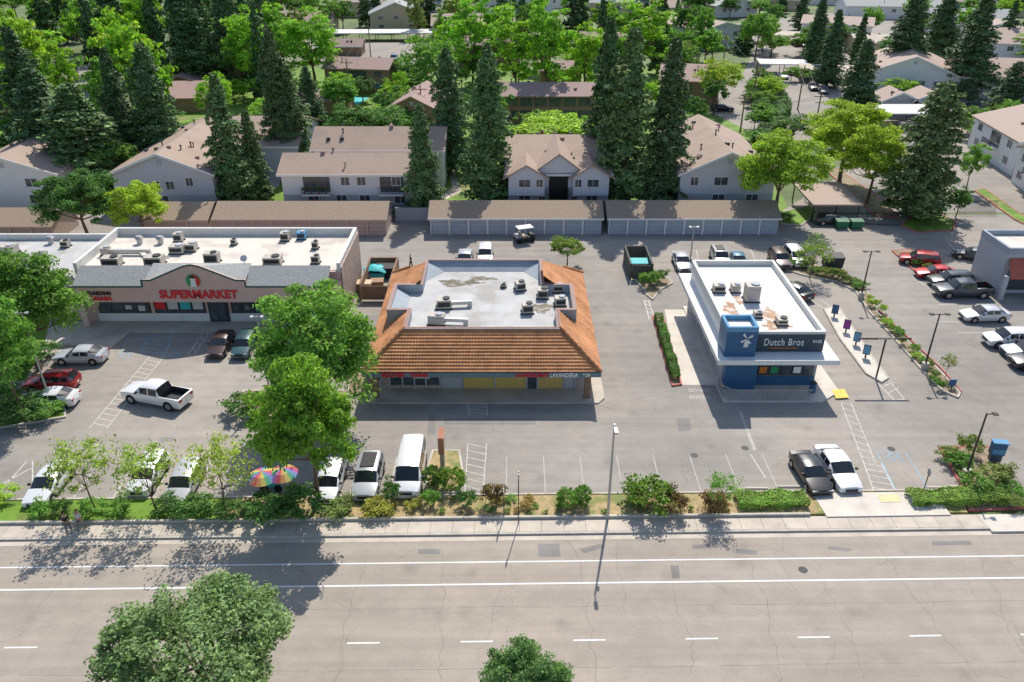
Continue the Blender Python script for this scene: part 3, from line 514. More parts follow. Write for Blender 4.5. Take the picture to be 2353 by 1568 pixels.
carport('flat carport with cars below, above the right driveway',1830,103,17,8,-12)
carport('low flat carport by the utility poles',1800,172,12,6,-6,'parapet')
carport('white carport roof at the right beyond the yellow-green trees',2080,292,13,7,0,'parapet')
carport('long pale carport roof near the courtyard, upper left of centre',900,96,40,7,2,'parapet')
carport('carport beside the dark parked cars at the upper right',1915,188,16,7,-14)
# ---------------------------------------------------------------- supermarket
o=(-30,70,0); t=thing('supermarket','pink-fronted supermarket with red lettering, peaked gable and white flat roof','shop',o)
b=MB(o); b.box(-43.2,-17,72.35,82.3,0,5.2); b.box(-43.2,-17.0,71.6,72.347,0,4.3); b.build('wall',M['pink'],t)
MB(o).box(-43.0,-17.3,72.6,82.05,5.203,5.25).build('roof',M['membrane'],t)
p=MB(o); p.box(-43.25,-16.95,82.0,82.35,5.0,6.1); p.box(-43.25,-42.9,72.4,81.997,5.0,6.1); p.box(-17.3,-16.95,72.4,81.997,5.0,6.1); p.build('parapet',M['parapet'],t)
MB(o).box(-16.945,-16.85,72.45,82.3,0,5.6).build('side_wall',M['brick'],t)
fz=[(-43,3),(-17.9,3),(-17.9,4.62),(-25.7,4.62),(-25.7,5.3),(-26.6,5.3),(-29.9,6.75),(-30.65,6.9),(-31.4,6.75),(-34.8,5.3),(-35.7,5.3),(-35.7,4.62),(-43,4.62)]
MB(o).vprism(fz,70,70.35).build('fascia',M['pink'],t)
tr=MB(o); top=fz[2:]
for a,b_ in zip(top[:-1],top[1:]): tr.cyl((a[0],69.97,a[1]+.04),(b_[0],69.97,b_[1]+.04),.085,n=6)
tr.build('trim',M['greentrim'],t)
rf=MB(o); 
for a,b_ in((-42.6,-35.6),(-25.8,-17.9)): rf.slab([(a,70.2,4.66),(b_,70.2,4.66),(b_,72.4,5.85),(a,72.4,5.85)],.15)
gp=[(-35.6,5.1),(-34.8,5.25),(-31.4,6.65),(-30.65,6.8),(-29.9,6.65),(-26.6,5.25),(-25.8,5.1)]
for a,b_ in zip(gp[:-1],gp[1:]): rf.add([(a[0],70.36,a[1]),(b_[0],70.36,b_[1]),(b_[0],73.0,5.85),(a[0],73.0,5.85)],[(0,1,2,3)])
rf.build('mansard_roof',M['shingle_grey'],t)
MB(o).box(-42.9,-17.95,70.36,71.58,2.95,3.05).build('soffit',M['stucco_tan'],t)
for xx in(-42.4,-18.4): MB(o).box(xx-.3,xx+.3,70.4,70.9,.12,2.94).build('column',M['pink'],t)
text('SUPERMARKET','sign_letters',(-30.4,69.93,3.88),7.6,.92,M['red'],t,bold=.035)
text('MANIA','sign_letters',(-39.9,69.93,3.42),2.0,.46,M['red'],t,bold=.035); text('GUARDIAN','sign_letters',(-40.1,69.93,3.98),2.4,.42,M['black'],t)
e=MB(o); e.cyl((-30.65,69.98,5.3),(-30.65,69.9,5.3),.68,n=28); em=e.build('emblem',M['green'],t)
e=MB(o); e.vprism([(-30.65,4.65),(-30.25,4.75),(-30.02,5.1),(-30.02,5.5),(-30.25,5.83),(-30.65,5.95)],69.86,69.895); e.build('emblem_right',M['red'],em)
e=MB(o); e.vprism([(-30.95,4.68),(-30.35,4.68),(-30.42,5.35),(-30.35,5.6),(-30.6,5.8),(-30.95,5.6),(-30.85,5.35)],69.82,69.855); e.build('emblem_figure',M['white'],em)
e=MB(o); e.vprism([(-31.0,5.62),(-30.3,5.62),(-30.5,5.82),(-30.8,5.82)],69.79,69.815); e.build('emblem_hat',M['black'],em)
for wi,(a,b_) in enumerate(((-41.4,-36.2),(-35.8,-30.7),(-28.1,-24.6),(-24,-18.5))):
    f=MB(o).box(a,b_,71.52,71.597,1.05,2.75).build('window',M['dark'],t); n=int((b_-a)/1.1)
    for i in range(n):
        u=a+.1+i*(b_-a-.1)/n; MB(o).box(u,u+(b_-a-.1)/n-.1,71.49,71.518,1.15,2.65).build('pane',M['pane'],f)
        w_=(b_-a-.1)/n-.25
        if wi==1: mm=['red','cloth_white','teal','cloth_white','red'][i%5]; MB(o).box(u+.05,u+.05+w_,71.47,71.488,1.5,2.3).build('poster',M[mm],f)
        elif rnd.random()<.8: z_=rnd.uniform(1.2,1.6); MB(o).box(u+.1,u+.1+w_*rnd.uniform(.5,.9),71.47,71.488,z_,z_+rnd.uniform(.4,.8)).build('poster',M[rnd.choice(['cloth_white','cloth_grey','paleyellow','darkgreen','teal','cloth_white'])],f)
MB(o).box(-41.6,-18.2,71.54,71.598,.12,1.0).build('lower_wall',M['stucco_white'],t)
d=MB(o).box(-30.4,-28.4,71.45,71.535,.12,2.7).build('door',M['dark'],t); MB(o).box(-30.2,-29.45,71.42,71.448,.3,2.5).box(-29.35,-28.6,71.42,71.448,.3,2.5).build('pane',M['pane'],d)
o=(-55,72,0); t=thing('shop_unit','lower flat-roofed shop unit joined to the left side of the supermarket','shop',o)
MB(o).box(-75,-43.3,72,83,0,4.4).build('wall',M['stucco_tan'],t); MB(o).box(-74.8,-43.5,72.2,82.8,4.403,4.45).build('roof',M['membrane3'],t)  # darker grey membrane carries this roof's shade in its colour
MB(o).box(-75,-43.3,82.8,83.1,4.2,5.1).box(-75,-43.3,71.7,71.99,3.0,5.0).build('parapet',M['parapet'],t)
# ---------------------------------------------------------------- tiled building
ox=(-2.5,57,0); t=thing('tiled_roof_building','single-storey shop building with a steep orange tile roof around a sunken flat roof','shop',ox)
EX0,EX1,EY0,EY1=-12.5,7.45,56.6,77.0; K=.73; EZ=3.0
def slope(side,u0,u1,imax):
    m=MB(ox); nu=int((u1-u0)/.085); ns=max(2,int(imax/.24)); rows=[]
    ulo,uhi=(EX0,EX1) if side in'fb' else (EY0,EY1)
    for j in range(ns*2+1):
        s=imax*(j//2 if j%2==0 else (j//2)+.96)/ns if j<ns*2 else imax
        lift=.09 if j%2==0 else .0
        row=[]
        for i in range(nu+1):
            u=u0+(u1-u0)*i/nu; lo,hi=ulo+s,uhi-s; u=min(max(u,lo),hi); z=EZ+K*s+lift+.045*abs(math.sin(u*pi/.26))
            if side=='f': q=(u,EY0+s,z)
            elif side=='b': q=(u,EY1-s,z)
            elif side=='l': q=(EX0+s,u,z)
            else: q=(EX1-s,u,z)
            row.append(q)
        rows.append(row)
    V=[q for r_ in rows for q in r_]; n=nu+1
    m.add(V,[(a*n+i,a*n+i+1,(a+1)*n+i+1,(a+1)*n+i) for a in range(len(rows)-1) for i in range(nu)]); return m
for side,segs in(('f',[(EX0,EX1,3.3)]),('b',[(EX0,EX1,2.2)]),('l',[(EY0,63.5,3.4),(63.5,68.8,1.5),(68.8,EY1,3.9)]),('r',[(EY0,63.5,3.4),(63.5,68.8,1.85),(68.8,EY1,4.5)])):
    m=MB(ox)
    for a,b_,i in segs:
        q=slope(side,a,b_,i); n=len(m.v); m.v+=q.v; m.f+=[tuple(k+n for k in f) for f in q.f]; m.m+=q.m
    m.build('tile_roof',M['tile'],t)
for a,b_ in(((EX0,EY0),(1,1)),((EX1,EY0),(-1,1)),((EX0,EY1),(1,-1)),((EX1,EY1),(-1,-1))):
    i=3.35 if a[1]==EY0 else 2.2; hp=MB(ox)
    for k in range(10):
        s0=i*k/10;s1=i*(k+1)/10; hp.cyl((a[0]+b_[0]*s0,a[1]+b_[1]*s0,EZ+K*s0+.12),(a[0]+b_[0]*s1,a[1]+b_[1]*s1,EZ+K*s1+.1),.15,.12,7)
    hp.build('hip_tiles',M['tile'],t)
out=[(-9.1,59.9),(4.0,59.9),(4.0,63.5),(5.6,63.5),(5.6,68.8),(2.9,68.8),(2.9,74.8),(-8.6,74.8),(-8.6,68.8),(-11,68.8),(-11,63.5),(-9.1,63.5)]
pw=MB(ox)
for a,b_ in zip(out,out[1:]+out[:1]): pw.strip([a,b_],.3,3.6,5.45)
pw.build('parapet',M['parablue'],t)
cp=MB(ox)
for a,b_ in zip(out,out[1:]+out[:1]): cp.strip([a,b_],.36,5.455,5.5)
cp.build('parapet_cap',M['shingle_mauve'],t)
ck=MB(ox); ck.add([(-8.45,74.6,5.3),(-8.45,71.4,4.62),(-6.2,74.6,4.62)],[(0,1,2)]); ck.add([(2.75,74.6,5.3),(2.75,71.4,4.62),(.6,74.6,4.62)],[(0,1,2)]); ck.add([(-10.85,68.6,5.2),(-10.85,63.8,5.2),(-9.6,64.6,4.62),(-9.6,68.0,4.62)],[(0,1,2,3)])
ck.add([(-8.4,74.6,5.25),(2.7,74.6,5.25),(1.2,73.7,4.62),(-6.9,73.7,4.62)],[(0,1,2,3)]); ck.build('roof_cricket',M['parablue'],t)
MB(ox).prism(out,4.5,4.6).build('roof',M['membrane3'],t)
def blot(cx,cy,rx,ry,z,mm,par,org,seed):
    r_=random.Random(seed); pts=[]
    for i in range(60): a=2*pi*i/60; k=1+.22*math.sin(3*a+seed)+.14*math.sin(7*a+seed*2)+.08*math.sin(13*a+seed)+r_.uniform(-.09,.09); pts.append((cx+rx*k*math.cos(a),cy+ry*k*math.sin(a)))
    MB(org).sheet(pts,z).build('roof_stain',M[mm],par)
blot(-5.2,71.0,2.0,.75,4.604,'puddle',t,ox,1); blot(-3.0,72.0,1.3,.5,4.605,'puddle',t,ox,2); blot(-7.3,61.6,.6,.3,4.604,'rust',t,ox,5); blot(2.6,65.5,1.2,.9,4.604,'puddle',t,ox,6)
MB(ox).prism([(-10.6,58.8),(5.6,58.8),(5.6,75.2),(-10.6,75.2)],0,2.9).build('wall',M['stucco_tan'],t)
MB(ox).strip([(EX0+.1,EY0+.1),(EX1-.1,EY0+.1),(EX1-.1,EY1-.1),(EX0+.1,EY1-.1)],.14,2.55,3.0,True).build('fascia',M['fasciablue'],t)
MB(ox).prism([(EX0+.2,EY0+.2),(EX1-.2,EY0+.2),(EX1-.2,EY1-.2),(EX0+.2,EY1-.2)],2.72,2.8).build('soffit',M['wood'],t)
def fx(px): return (px-CX)/F*67.5
for a,b_,mm,nm in((fx(1063),fx(1210),'ochre','boarded_window'),(fx(1237),fx(1295),'ochre','boarded_window'),(fx(890),fx(1005),'pane','window'),(fx(1213),fx(1234),'pane','door'),(fx(1300),fx(1322),'stucco_grey','panel'),(fx(1012),fx(1058),'stucco_grey','panel')):
    MB(ox).box(a,b_,58.72,58.797,.15 if nm!='window' else .5,2.5).build(nm,M[mm],t)
for a in(890,920,948,975,1008,1060,1136,1211,1236,1297,1325): MB(ox).box(fx(a)-.06,fx(a)+.06,58.64,58.715,.14,2.6).build('mullion',M['stucco_grey'],t)
for a in(862,1350): MB(ox).box(fx(a)-.25,fx(a)+.25,57.2,57.7,.13,2.7).build('column',M['wood'],t)
MB(ox).box(fx(950),fx(985),58.68,58.718,1.2,2.2).build('poster',M['white'],t)
for s_,a,w_,mm in(('RECOVERY',911,2.0,'red'),('TUNING',967,1.5,'red'),('716',857,.45,'dblight'),('LAUNDROMAT',1222,2.8,'red'),('LAVANDERIA',1294,2.3,'white'),('9104',1344,.6,'white')):
    text(s_,'sign_letters',(fx(a),56.58,2.8),w_,.4,M[mm],t,bold=.03)
# ---------------------------------------------------------------- drive-through coffee building
o=(22,59,0); t=thing('coffee_drive_through','modern blue and white drive-through coffee building with windmill emblem tower','coffee shop',o)
MB(o).box(18.3,26.4,59.4,74.6,0,3.35).build('lower_wall',M['dbgrey'],t)
MB(o).box(18.3,26.4,59.15,74.6,3.62,4.95).build('upper_wall',M['white'],t)
MB(o).box(18.6,26.1,59.5,74.3,4.953,4.98).build('roof',M['membrane2'],t)
for i,(px,py,rx,ry) in enumerate([(1680,712,.6,1.5),(1768,728,.8,1.9),(1785,752,1.1,.8),(1700,690,.5,.8)]):
    c=G(px,py,4.98); blot(c.x,c.y,rx,ry,4.984+.001*i,'rust',t,o,i+11)
MB(o).strip([(18.35,59.3),(26.35,59.3),(26.35,74.5),(18.35,74.5)],.3,4.6,5.5,True).build('parapet',M['parapet'],t)
rb=MB(o); xx=20.65
while xx<26.4: rb.box(xx,xx+.1,59.06,59.099,3.63,5.25); xx+=.16
rb.box(20.65,26.45,59.1,59.146,3.63,5.25); rb.build('ribbed_fascia',M['dbdark'],t)
MB(o).box(17.3,27.4,57.6,75.6,3.25,3.6).build('canopy',M['white'],t)
MB(o).box(17.25,27.45,57.52,57.597,3.2,3.65).box(17.22,17.297,57.6,75.6,3.2,3.65).build('canopy_edge',M['white'],t)
MB(o).box(17.85,20.45,58.25,60.6,3.61,5.95).build('tower',M['dbblue'],t)
MB(o).strip([(17.95,58.35),(20.35,58.35),(20.35,60.5),(17.95,60.5)],.22,5.95,6.4,True).build('tower_parapet',M['dblight'],t); MB(o).box(18.1,20.2,58.5,60.35,5.953,5.98).build('tower_roof',M['parapet'],t)  # parapet's lighter blue puts sunlight on the tower top into its colour
MB(o).box(18.25,21,58.6,59.397,.13,3.24).build('blue_wall',M['dbblue'],t)
em=MB(o); em.vprism([(19.34,4.55),(19.74,4.55),(19.65,5.2),(19.43,5.2)],58.19,58.247)
for a in(35,125,215,305):
    c,s_=math.cos(math.radians(a)),math.sin(math.radians(a)); q=[(.07,-.03),(.55,-.11),(.55,.11),(.07,.03)]; em.vprism([(19.54+x_*c-z_*s_,5.35+x_*s_+z_*c) for x_,z_ in q],58.16,58.187)
em.build('windmill_emblem',M['white'],t)
text('Dutch Bros','sign_letters',(23.0,59.02,4.58),3.35,.66,M['white'],t,bold=.008,sp=1.12); text('9132','house_number',(25.8,59.02,4.65),.75,.28,M['white'],t)
MB(o).box(21.85,24.2,58.99,59.055,3.98,4.05).build('sign_underline',M['orange'],t)
MB(o).box(21.01,26.3,59.3,59.397,.13,1.0).build('stone_base',M['dbblue'],t)
for i in range(5):
    a=21.3+i*.98; f=MB(o).box(a,a+.9,59.3,59.397,1.1,2.9).build('window',M['dark'],t); MB(o).box(a+.06,a+.84,59.27,59.298,1.18,2.82).build('pane',M['pane'],f)
    if i in(0,1,3): MB(o).box(a+.12,a+.75,59.25,59.268,1.4,2.0).build('poster',M[['orange','green','','white'][i]],f)
for i in range(4):
    yy=61.5+i*3; f=MB(o).box(18.2,18.297,yy,yy+1.4,1.1,2.7).build('window',M['dark'],t); MB(o).box(18.17,18.198,yy+.08,yy+1.32,1.2,2.6).build('pane',M['pane'],f)
    f=MB(o).box(26.403,26.5,yy,yy+1.4,1.1,2.7).build('window',M['dark'],t); MB(o).box(26.502,26.53,yy+.08,yy+1.32,1.2,2.6).build('pane',M['pane'],f)
pts=[(18.0,59.2),(18.0,57.6),(18.5,57.05),(19.3,56.9),(25.4,56.9)]; rz_=thing('patio_railing','grey metal railing curving around the coffee building patio','railing',(20,57,.13)); oo=(20,57,.13)
MB(oo).strip(pts,.05,1.1,1.16).build('rail',M['steel'],rz_); q=MB(oo)
for a,b_ in zip(pts[:-1],pts[1:]):
    a=Vector(a);b_=Vector(b_); n=max(2,int((b_-a).length/.14))
    for i in range(n): c=a.lerp(b_,i/n); q.box(c.x-.02,c.x+.02,c.y-.02,c.y+.02,.13,1.102)
q.build('balusters',M['steel'],rz_)
MBt=thing('patio_bin','small blue litter bin on the coffee building patio','bin',(25.9,58.2,.13)); MB().cyl((0,0,0),(0,0,.9),.28,.28,12).build('bin_body',M['dbblue'],MBt); MB().cyl((0,0,.9),(0,0,1.0),.3,.2,12).build('lid',M['dark'],MBt)
# ---------------------------------------------------------------- rooftop plant
def ac(px,py,z,sx,sy,sz,label,rz=0,kind=0,duct=None):
    sx*=.88;sy*=.85;sz*=.85
    p=G(px,py,z+sz/2); t=thing('rooftop_unit',label,'air conditioner',(p.x,p.y,z),rz)
    for s_ in(-1,1): MB().box(-sx/2-.1,sx/2+.1,s_*(sy/2-.05)-.1,s_*(sy/2-.05)+.1,0,.12).build('skid',M['dark'],t)
    MB().box(-sx/2,sx/2,-sy/2,sy/2,.123,sz).build('casing',M['hvac' if kind<2 else 'dblight'],t)
    MB().box(-sx/2*.86,sx/2*.86,-sy/2-.03,-sy/2-.003,.3,sz*.8).build('louvre',M['dark' if rnd.random()<.6 else 'steel'],t)
    MB().cyl((sx*.18,0,sz+.003),(sx*.18,0,sz+.12),min(sx,sy)*.34,n=14).build('fan_guard',M['dark' if rnd.random()<.6 else 'stucco_grey'],t)
    if duct: m=MB(); m.box(sx/2+.003,sx/2+duct,-.16,.16,.3,.62); m.box(sx/2+duct-.4,sx/2+duct,-.2,.2,0,.31); m.build('duct',M['duct'],t)
S='on the supermarket roof'
for a in [(257,600,5.25,2,1.3,1.1,'boxy cooling unit at the front left corner '+S),(355,598,5.25,2,1.4,1.1,'wide cooling unit second from left along the front '+S),(408,572,5.25,1.6,1.4,1,'cooling unit left one of the pair in the middle left '+S),(440,567,5.25,1.1,1.3,1,'cooling unit right one of the pair in the middle left '+S),(487,592,5.25,1.6,1.1,1.3,'cream cooling unit just behind the gable '+S),(627,598,5.25,2,1.4,1,'cooling unit right of the gable '+S),(655,543,5.25,1,1,1.1,'dark fan unit at the back right of centre '+S),(693,541,5.25,1,.9,1,'blue-topped unit at the back right '+S,0,2),(410,545,5.25,1,1,1.1,'dark fan unit at the back left of centre '+S),(724,563,5.25,.7,.7,1,'small upright unit near the right parapet '+S),(725,596,5.25,.9,.8,1,'small unit at the front right corner '+S),(243,577,5.25,.9,1,1,'unit with a long duct at the left '+S,0,0,4.2),(537,556,5.25,.6,.6,.8,'small vent box at the back centre '+S),(20,573,4.45,1.8,1.4,1.1,'cooling unit on the lower roof at the left edge'),(52,600,4.45,1.8,1.3,1,'cooling unit on the lower roof, second from the left edge'),(150,560,4.45,.9,.9,.9,'small unit on the lower roof beside the supermarket wall'),(95,585,4.45,1.2,.9,.8,'low unit in the middle of the lower roof left of the supermarket')]: ac(*a)
S='on the sunken roof of the tiled building'
for a in [(1020,697,4.6,1.5,1.1,1.1,'unit with a duct, upper left '+S,.1,0,1.9),(1003,733,4.6,1.6,1.1,1.1,'unit with a duct, lower left '+S,-.1,0,2.1),(1212,708,4.6,1.1,1,1.1,'unit at the lower right '+S,.1),(1195,657,4.6,1,1,1,'unit at the back, right of centre '+S,.3),(1247,673,4.6,1.1,1.2,1.1,'unit at the right beside the parapet '+S),(1287,692,4.6,1.1,1,1.,'unit nearest the right parapet, front one '+S,.1),(1282,662,4.6,1.1,.9,.9,'unit nearest the right parapet, rear one '+S),(1157,655,4.6,.5,.5,.6,'tiny vent box at the back middle '+S)]: ac(*a)
S='on the coffee building roof'
for a in [(1652,662,4.98,1.2,1,.9,'left one of two small units '+S),(1690,662,4.98,.9,1,.9,'right one of two small units '+S),(1728,672,4.98,1.4,1.4,1.9,'tall cooling unit in the middle '+S),(1796,738,4.98,1,1,.7,'tan vent near the front right '+S),(1741,722,4.98,.8,.7,.7,'small vent behind the blue tower '+S)]: ac(*a)
def turbine(px,py,z,label):
    p=G(px,py,z); t=thing('turbine_vent',label,'roof vent',(p.x,p.y,z)); MB().cyl((0,0,0),(0,0,.45),.3,.3,12).build('vent_pipe',M['duct'],t)
    m=MB(); m.cyl((0,0,.45),(0,0,.65),.3,.45,12); m.cyl((0,0,.651),(0,0,.85),.45,.28,12); m.build('vent_head',M['steel'],t)
for a in((322,560,5.25,'left turbine vent at the back of the supermarket roof'),(370,560,5.25,'right turbine vent at the back of the supermarket roof'),(118,560,4.45,'turbine vent on the lower roof left of the supermarket')): turbine(*a)
pp=MB((-34,78,5.25)); pts=[G(255,583,5.4),G(320,583,5.4),G(330,590,5.4),G(390,590,5.4)]
for a,b_ in zip(pts[:-1],pts[1:]): pp.cyl(a,b_,.09)
tag(pp.build('roof_pipe',M['duct']),'pale pipe run lying along the left of the supermarket roof','pipe')
p0=G(563,608,5.3); t=thing('satellite_dish','small round satellite dish behind the supermarket parapet','satellite dish',p0); MB().cyl((0,0,0),(0,0,.6),.04).build('mast',M['steel'],t); MB().cyl((0,0,.6),(0,-.12,.72),.3,.35,14).build('dish',M['stucco_grey'],t)
o=(62,80,0); t=thing('corner_shop','grey-walled shop with a red tiled awning cut by the right edge','shop',o)
MB(o).box(52.6,75,78.5,84,0,4.6).build('wall',M['stucco_grey'],t); MB(o).box(52.8,75,78.8,83.7,4.603,4.65).build('roof',M['membrane'],t)
MB(o).strip([(52.7,78.6),(75,78.6),(75,83.9),(52.7,83.9)],.3,4.5,5.2,True).build('parapet',M['parablue'],t)
MB(o).slab([(52.3,76.4,2.7),(75,76.4,2.7),(75,78.42,4.1),(52.9,78.42,4.1)],.15).build('awning',M['awning_red'],t)
MB(o).box(53.2,60,78.4,78.497,.4,2.6).build('window',M['pane'],t); MB(o).box(51.9,52.3,76.6,77.0,0,2.75).build('column',M['stucco_grey'],t)
# ---------------------------------------------------------------- vehicles
SPEC={
'sedan':dict(W=.91,st=[(2.35,.76,.34,.56,0),(2.28,.88,.24,.66,0),(1.9,.97,.2,.77,0),(1.05,1,.2,.9,0),(.3,1,.2,.93,1.38),(-.33,1,.2,.94,1.44),(-.42,1,.2,.94,1.44),(-1.1,1,.2,.95,1.38),(-1.78,.98,.2,.99,0),(-2.2,.93,.24,.98,0),(-2.34,.84,.34,.7,0)],ws=3,rw=7,wh=(1.42,-1.4),r=.33),
'suv':dict(W=.94,st=[(2.32,.78,.36,.64,0),(2.25,.9,.28,.8,0),(1.9,.97,.25,.92,0),(1.15,1,.25,1.02,0),(.5,1,.25,1.04,1.6),(-.25,1,.25,1.05,1.67),(-.34,1,.25,1.05,1.67),(-1.2,1,.25,1.06,1.66),(-1.3,1,.25,1.06,1.66),(-1.9,.98,.25,1.07,1.6),(-2.25,.95,.28,1.05,0),(-2.33,.88,.36,.8,0)],ws=3,rw=9,wh=(1.42,-1.38),r=.37),
'van':dict(W=1.0,st=[(2.8,.8,.38,.75,0),(2.72,.92,.28,.95,0),(2.35,.98,.26,1.1,0),(1.95,1,.26,1.2,0),(1.25,1,.26,1.22,2.02),(.35,1,.26,1.22,2.12),(.25,1,.26,1.22,2.12),(-1.2,1,.26,1.22,2.12),(-1.3,1,.26,1.22,2.12),(-2.55,1,.26,1.22,2.08),(-2.75,.98,.28,1.2,0),(-2.82,.94,.36,.8,0)],ws=3,rw=9,wh=(1.8,-1.7),r=.37),
'pickup':dict(W=1.0,st=[(2.95,.8,.45,.75,0),(2.88,.93,.35,1.0,0),(2.4,.99,.32,1.12,0),(1.5,1,.32,1.18,0),(.85,1,.32,1.2,1.8),(.1,1,.32,1.2,1.9),(.0,1,.32,1.2,1.9),(-.8,1,.32,1.2,1.84),(-1.0,1,.32,1.22,0),(-1.02,1,.32,1.22,-1),(-2.85,1,.32,1.22,-1),(-2.87,1,.32,1.22,0),(-2.95,.96,.4,1.2,0)],ws=3,rw=7,wh=(1.9,-1.8),r=.42)}
CM={}
def carproto(kind):
    sp=SPEC[kind]; W=sp['W']; rows=[]
    for (x_,wf,zb,zt,zr) in sp['st']:
        w=W*wf
        if zr>0: wr=w*.74; h_=[(w-.1,zb),(w,zb+.18),(w,zt-.2),(w-.05,zt),(wr+.08,zr-.1),(wr-.08,zr-.01),(0,zr+.02)]
        elif zr<0: h_=[(w-.1,zb),(w,zb+.18),(w,zt-.2),(w-.02,zt),(w-.12,zt),(w-.13,.7),(0,.7)]
        else: h_=[(w-.1,zb),(w,zb+min(.18,(zt-zb)*.4)),(w,zt-min(.2,(zt-zb)*.3)),(w-.05,zt-.02),(w-.16,zt),(w*.5,zt+.03),(0,zt+.04)]
        full=[(x_,y_,z_) for y_,z_ in h_]+[(x_,-y_,z_) for y_,z_ in h_[-2::-1]]; rows.append(full)
    n=13; parts={k:MB() for k in('body','windshield','rear_window','side_window_l','side_window_r','truck_bed')}
    V=[q for r_ in rows for q in r_]
    for k in parts.values(): k.add(V,[])
    st=sp['st']
    for a in range(len(rows)-1):
        for i in range(n-1):
            f=(a*n+i,a*n+i+1,(a+1)*n+i+1,(a+1)*n+i); c='body'
            if a==sp['ws'] and 4<=i<=7: c='windshield'
            elif a==sp['rw'] and 4<=i<=7: c='rear_window'
            elif st[a][4]>0 and st[a+1][4]>0 and st[a][0]-st[a+1][0]>.2 and i in(3,8): c='side_window_l' if i==3 else 'side_window_r'
            elif kind=='pickup' and (st[a][4]<0 or st[a+1][4]<0) and 4<=i<=7: c='truck_bed'
            parts[c].f.append(f); parts[c].m.append(0)
    parts['body'].f.append(tuple(range(n))); parts['body'].m.append(0); parts['body'].f.append(tuple(range((len(rows)-1)*n,len(rows)*n))[::-1]); parts['body'].m.append(0)
    out=[]
    for k,mb in parts.items():
        if not mb.f: continue
        used=sorted({i for f in mb.f for i in f}); mp={j:i for i,j in enumerate(used)}; mb.v=[mb.v[j] for j in used]; mb.f=[tuple(mp[i] for i in f) for f in mb.f]
        nm=k[:11] if k.startswith('side') else k
        out.append((nm,mb.mesh(nm,M['carpaint'] if k=='body' else M['dark' if k=='truck_bed' else 'glass'],k=='body'),(0,0,0)))
    L=st[0][0]; zf=st[1][3]; R=sp['r']
    ty=MB(); ty.cyl((0,-.11,0),(0,.11,0),R,n=18); ty=ty.mesh('tyre',M['rubber'],True); ri=MB(); ri.cyl((0,-.12,0),(0,.12,0),R*.62,n=12); ri=ri.mesh('rim',M['rim'])
    ar=MB(); ar.cyl((0,-.02,0),(0,.02,0),R+.07,n=18); ar=ar.mesh('wheel_arch',M['black'])
    hl=MB(); hl.box(-.16,.06,-.2,.2,-.07,.07); hl=hl.mesh('headlight',M['lamp_glass']); tl=MB(); tl.box(-.05,.1,-.16,.16,-.1,.1); tl=tl.mesh('taillight',M['redglass'])
    gr=MB().box(-.05,.04,-.42,.42,-.1,.1).mesh('grille',M['black']); mi=MB().box(-.07,.07,-.1,.1,-.06,.08).mesh('mirror',M['black'])
    pt=MB().box(-.02,.02,-.16,.16,-.06,.06).mesh('licence_plate',M['white'])
    CM[kind]=(out,ty,ri,ar,hl,tl,gr,mi,pt,sp,L,zf,R)
for k in SPEC: carproto(k)
def car(kind,px,py,hd,c,label,group=None,small=False,scale=1,name=None,cat=None,roof=None,xy=None):
    out,ty,ri,ar,hl,tl,gr,mi,pt_,sp,L,zf,R=CM[kind]; p=G(px,py,.8)
    t=thing(name or {'pickup':'pickup_truck','van':'passenger_van'}.get(kind,'parked_car'),label,cat or {'pickup':'pickup truck','van':'van'}.get(kind,'car'),(p.x,p.y,.01),math.radians(hd),group); t.scale=(scale,)*3
    for nm,me,l in out: inst(me,nm,t,c)
    W=sp['W']
    for x_ in sp['wh']:
        for s_ in(-1,1):
            inst(ar,'wheel_arch',t,None,(x_,s_*(W-.012),R+.02)); w=bpy.data.objects.new('wheel',ty); col.objects.link(w); w.parent=t; w.location=(x_,s_*(W-.09),R)
            inst(ri,'rim',w)
    if not small:
        for s_ in(-1,1):
            inst(hl,'headlight',t,None,(L-.1,s_*W*.62,zf-.06)); inst(tl,'taillight',t,None,(sp['st'][-2][0]-.06,s_*W*.72,sp['st'][-2][3]-.2)); inst(mi,'mirror',t,None,(sp['st'][3][0]-.35,s_*(W+.06),sp['st'][4][3]+.08))
        inst(gr,'grille',t,None,(L-.0,0,zf-.16)); inst(pt_,'licence_plate',t,None,(sp['st'][-1][0]-.01,0,.62))
    if roof: MB().box(-1.55,.15,-.52,.52,1.68,1.705).build('roof_panel',M['black'],t)
    return t
WH=(.78,.78,.78);SI=(.5,.52,.55);BK=(.02,.02,.023);GY=(.17,.18,.2);RD=(.35,.015,.02);DKG=(.03,.05,.05)
car('sedan',185,812,180,SI,'silver sedan parked sideways in front of the pizza sign at the left')
car('suv',118,873,183,RD,'dark red hatchback in the left lot under the trees',scale=.95)
car('sedan',112,911,183,WH,'white sedan just below the dark red hatchback at the left')
car('pickup',360,905,163,WH,'white pickup truck with a black bed driving across the left lot')
car('sedan',506,785,-88,(.06,.035,.03),'dark brown sedan parked nearest the supermarket door',scale=.95)
car('suv',561,788,-88,(.03,.09,.1),'dark teal car parked beside the dark brown sedan, partly behind the tree',scale=.9)
car('sedan',112,1105,-90,WH,'white sedan in the bottom left corner stall',)
car('suv',340,1085,-90,WH,'white car under the second young tree in the bottom row',scale=.95)
car('suv',424,1104,-90,(.5,.5,.5),'pale car under the third young tree in the bottom row',scale=.95)
car('suv',758,1102,-90,WH,'white hatchback, leftmost of the three by the round bushes',scale=.92)
car('suv',846,1092,-90,(.4,.42,.43),'grey crossover with a black roof between the white hatchback and the white van',roof=1)
car('van',943,1078,-90,WH,'white passenger van beside the pole sign')
car('sedan',1864,1080,-86,BK,'black sedan parked beside the white one in the front right stalls',scale=.98)
car('sedan',1925,1071,-86,WH,'white sedan beside the black one in the front right stalls',scale=1.05)
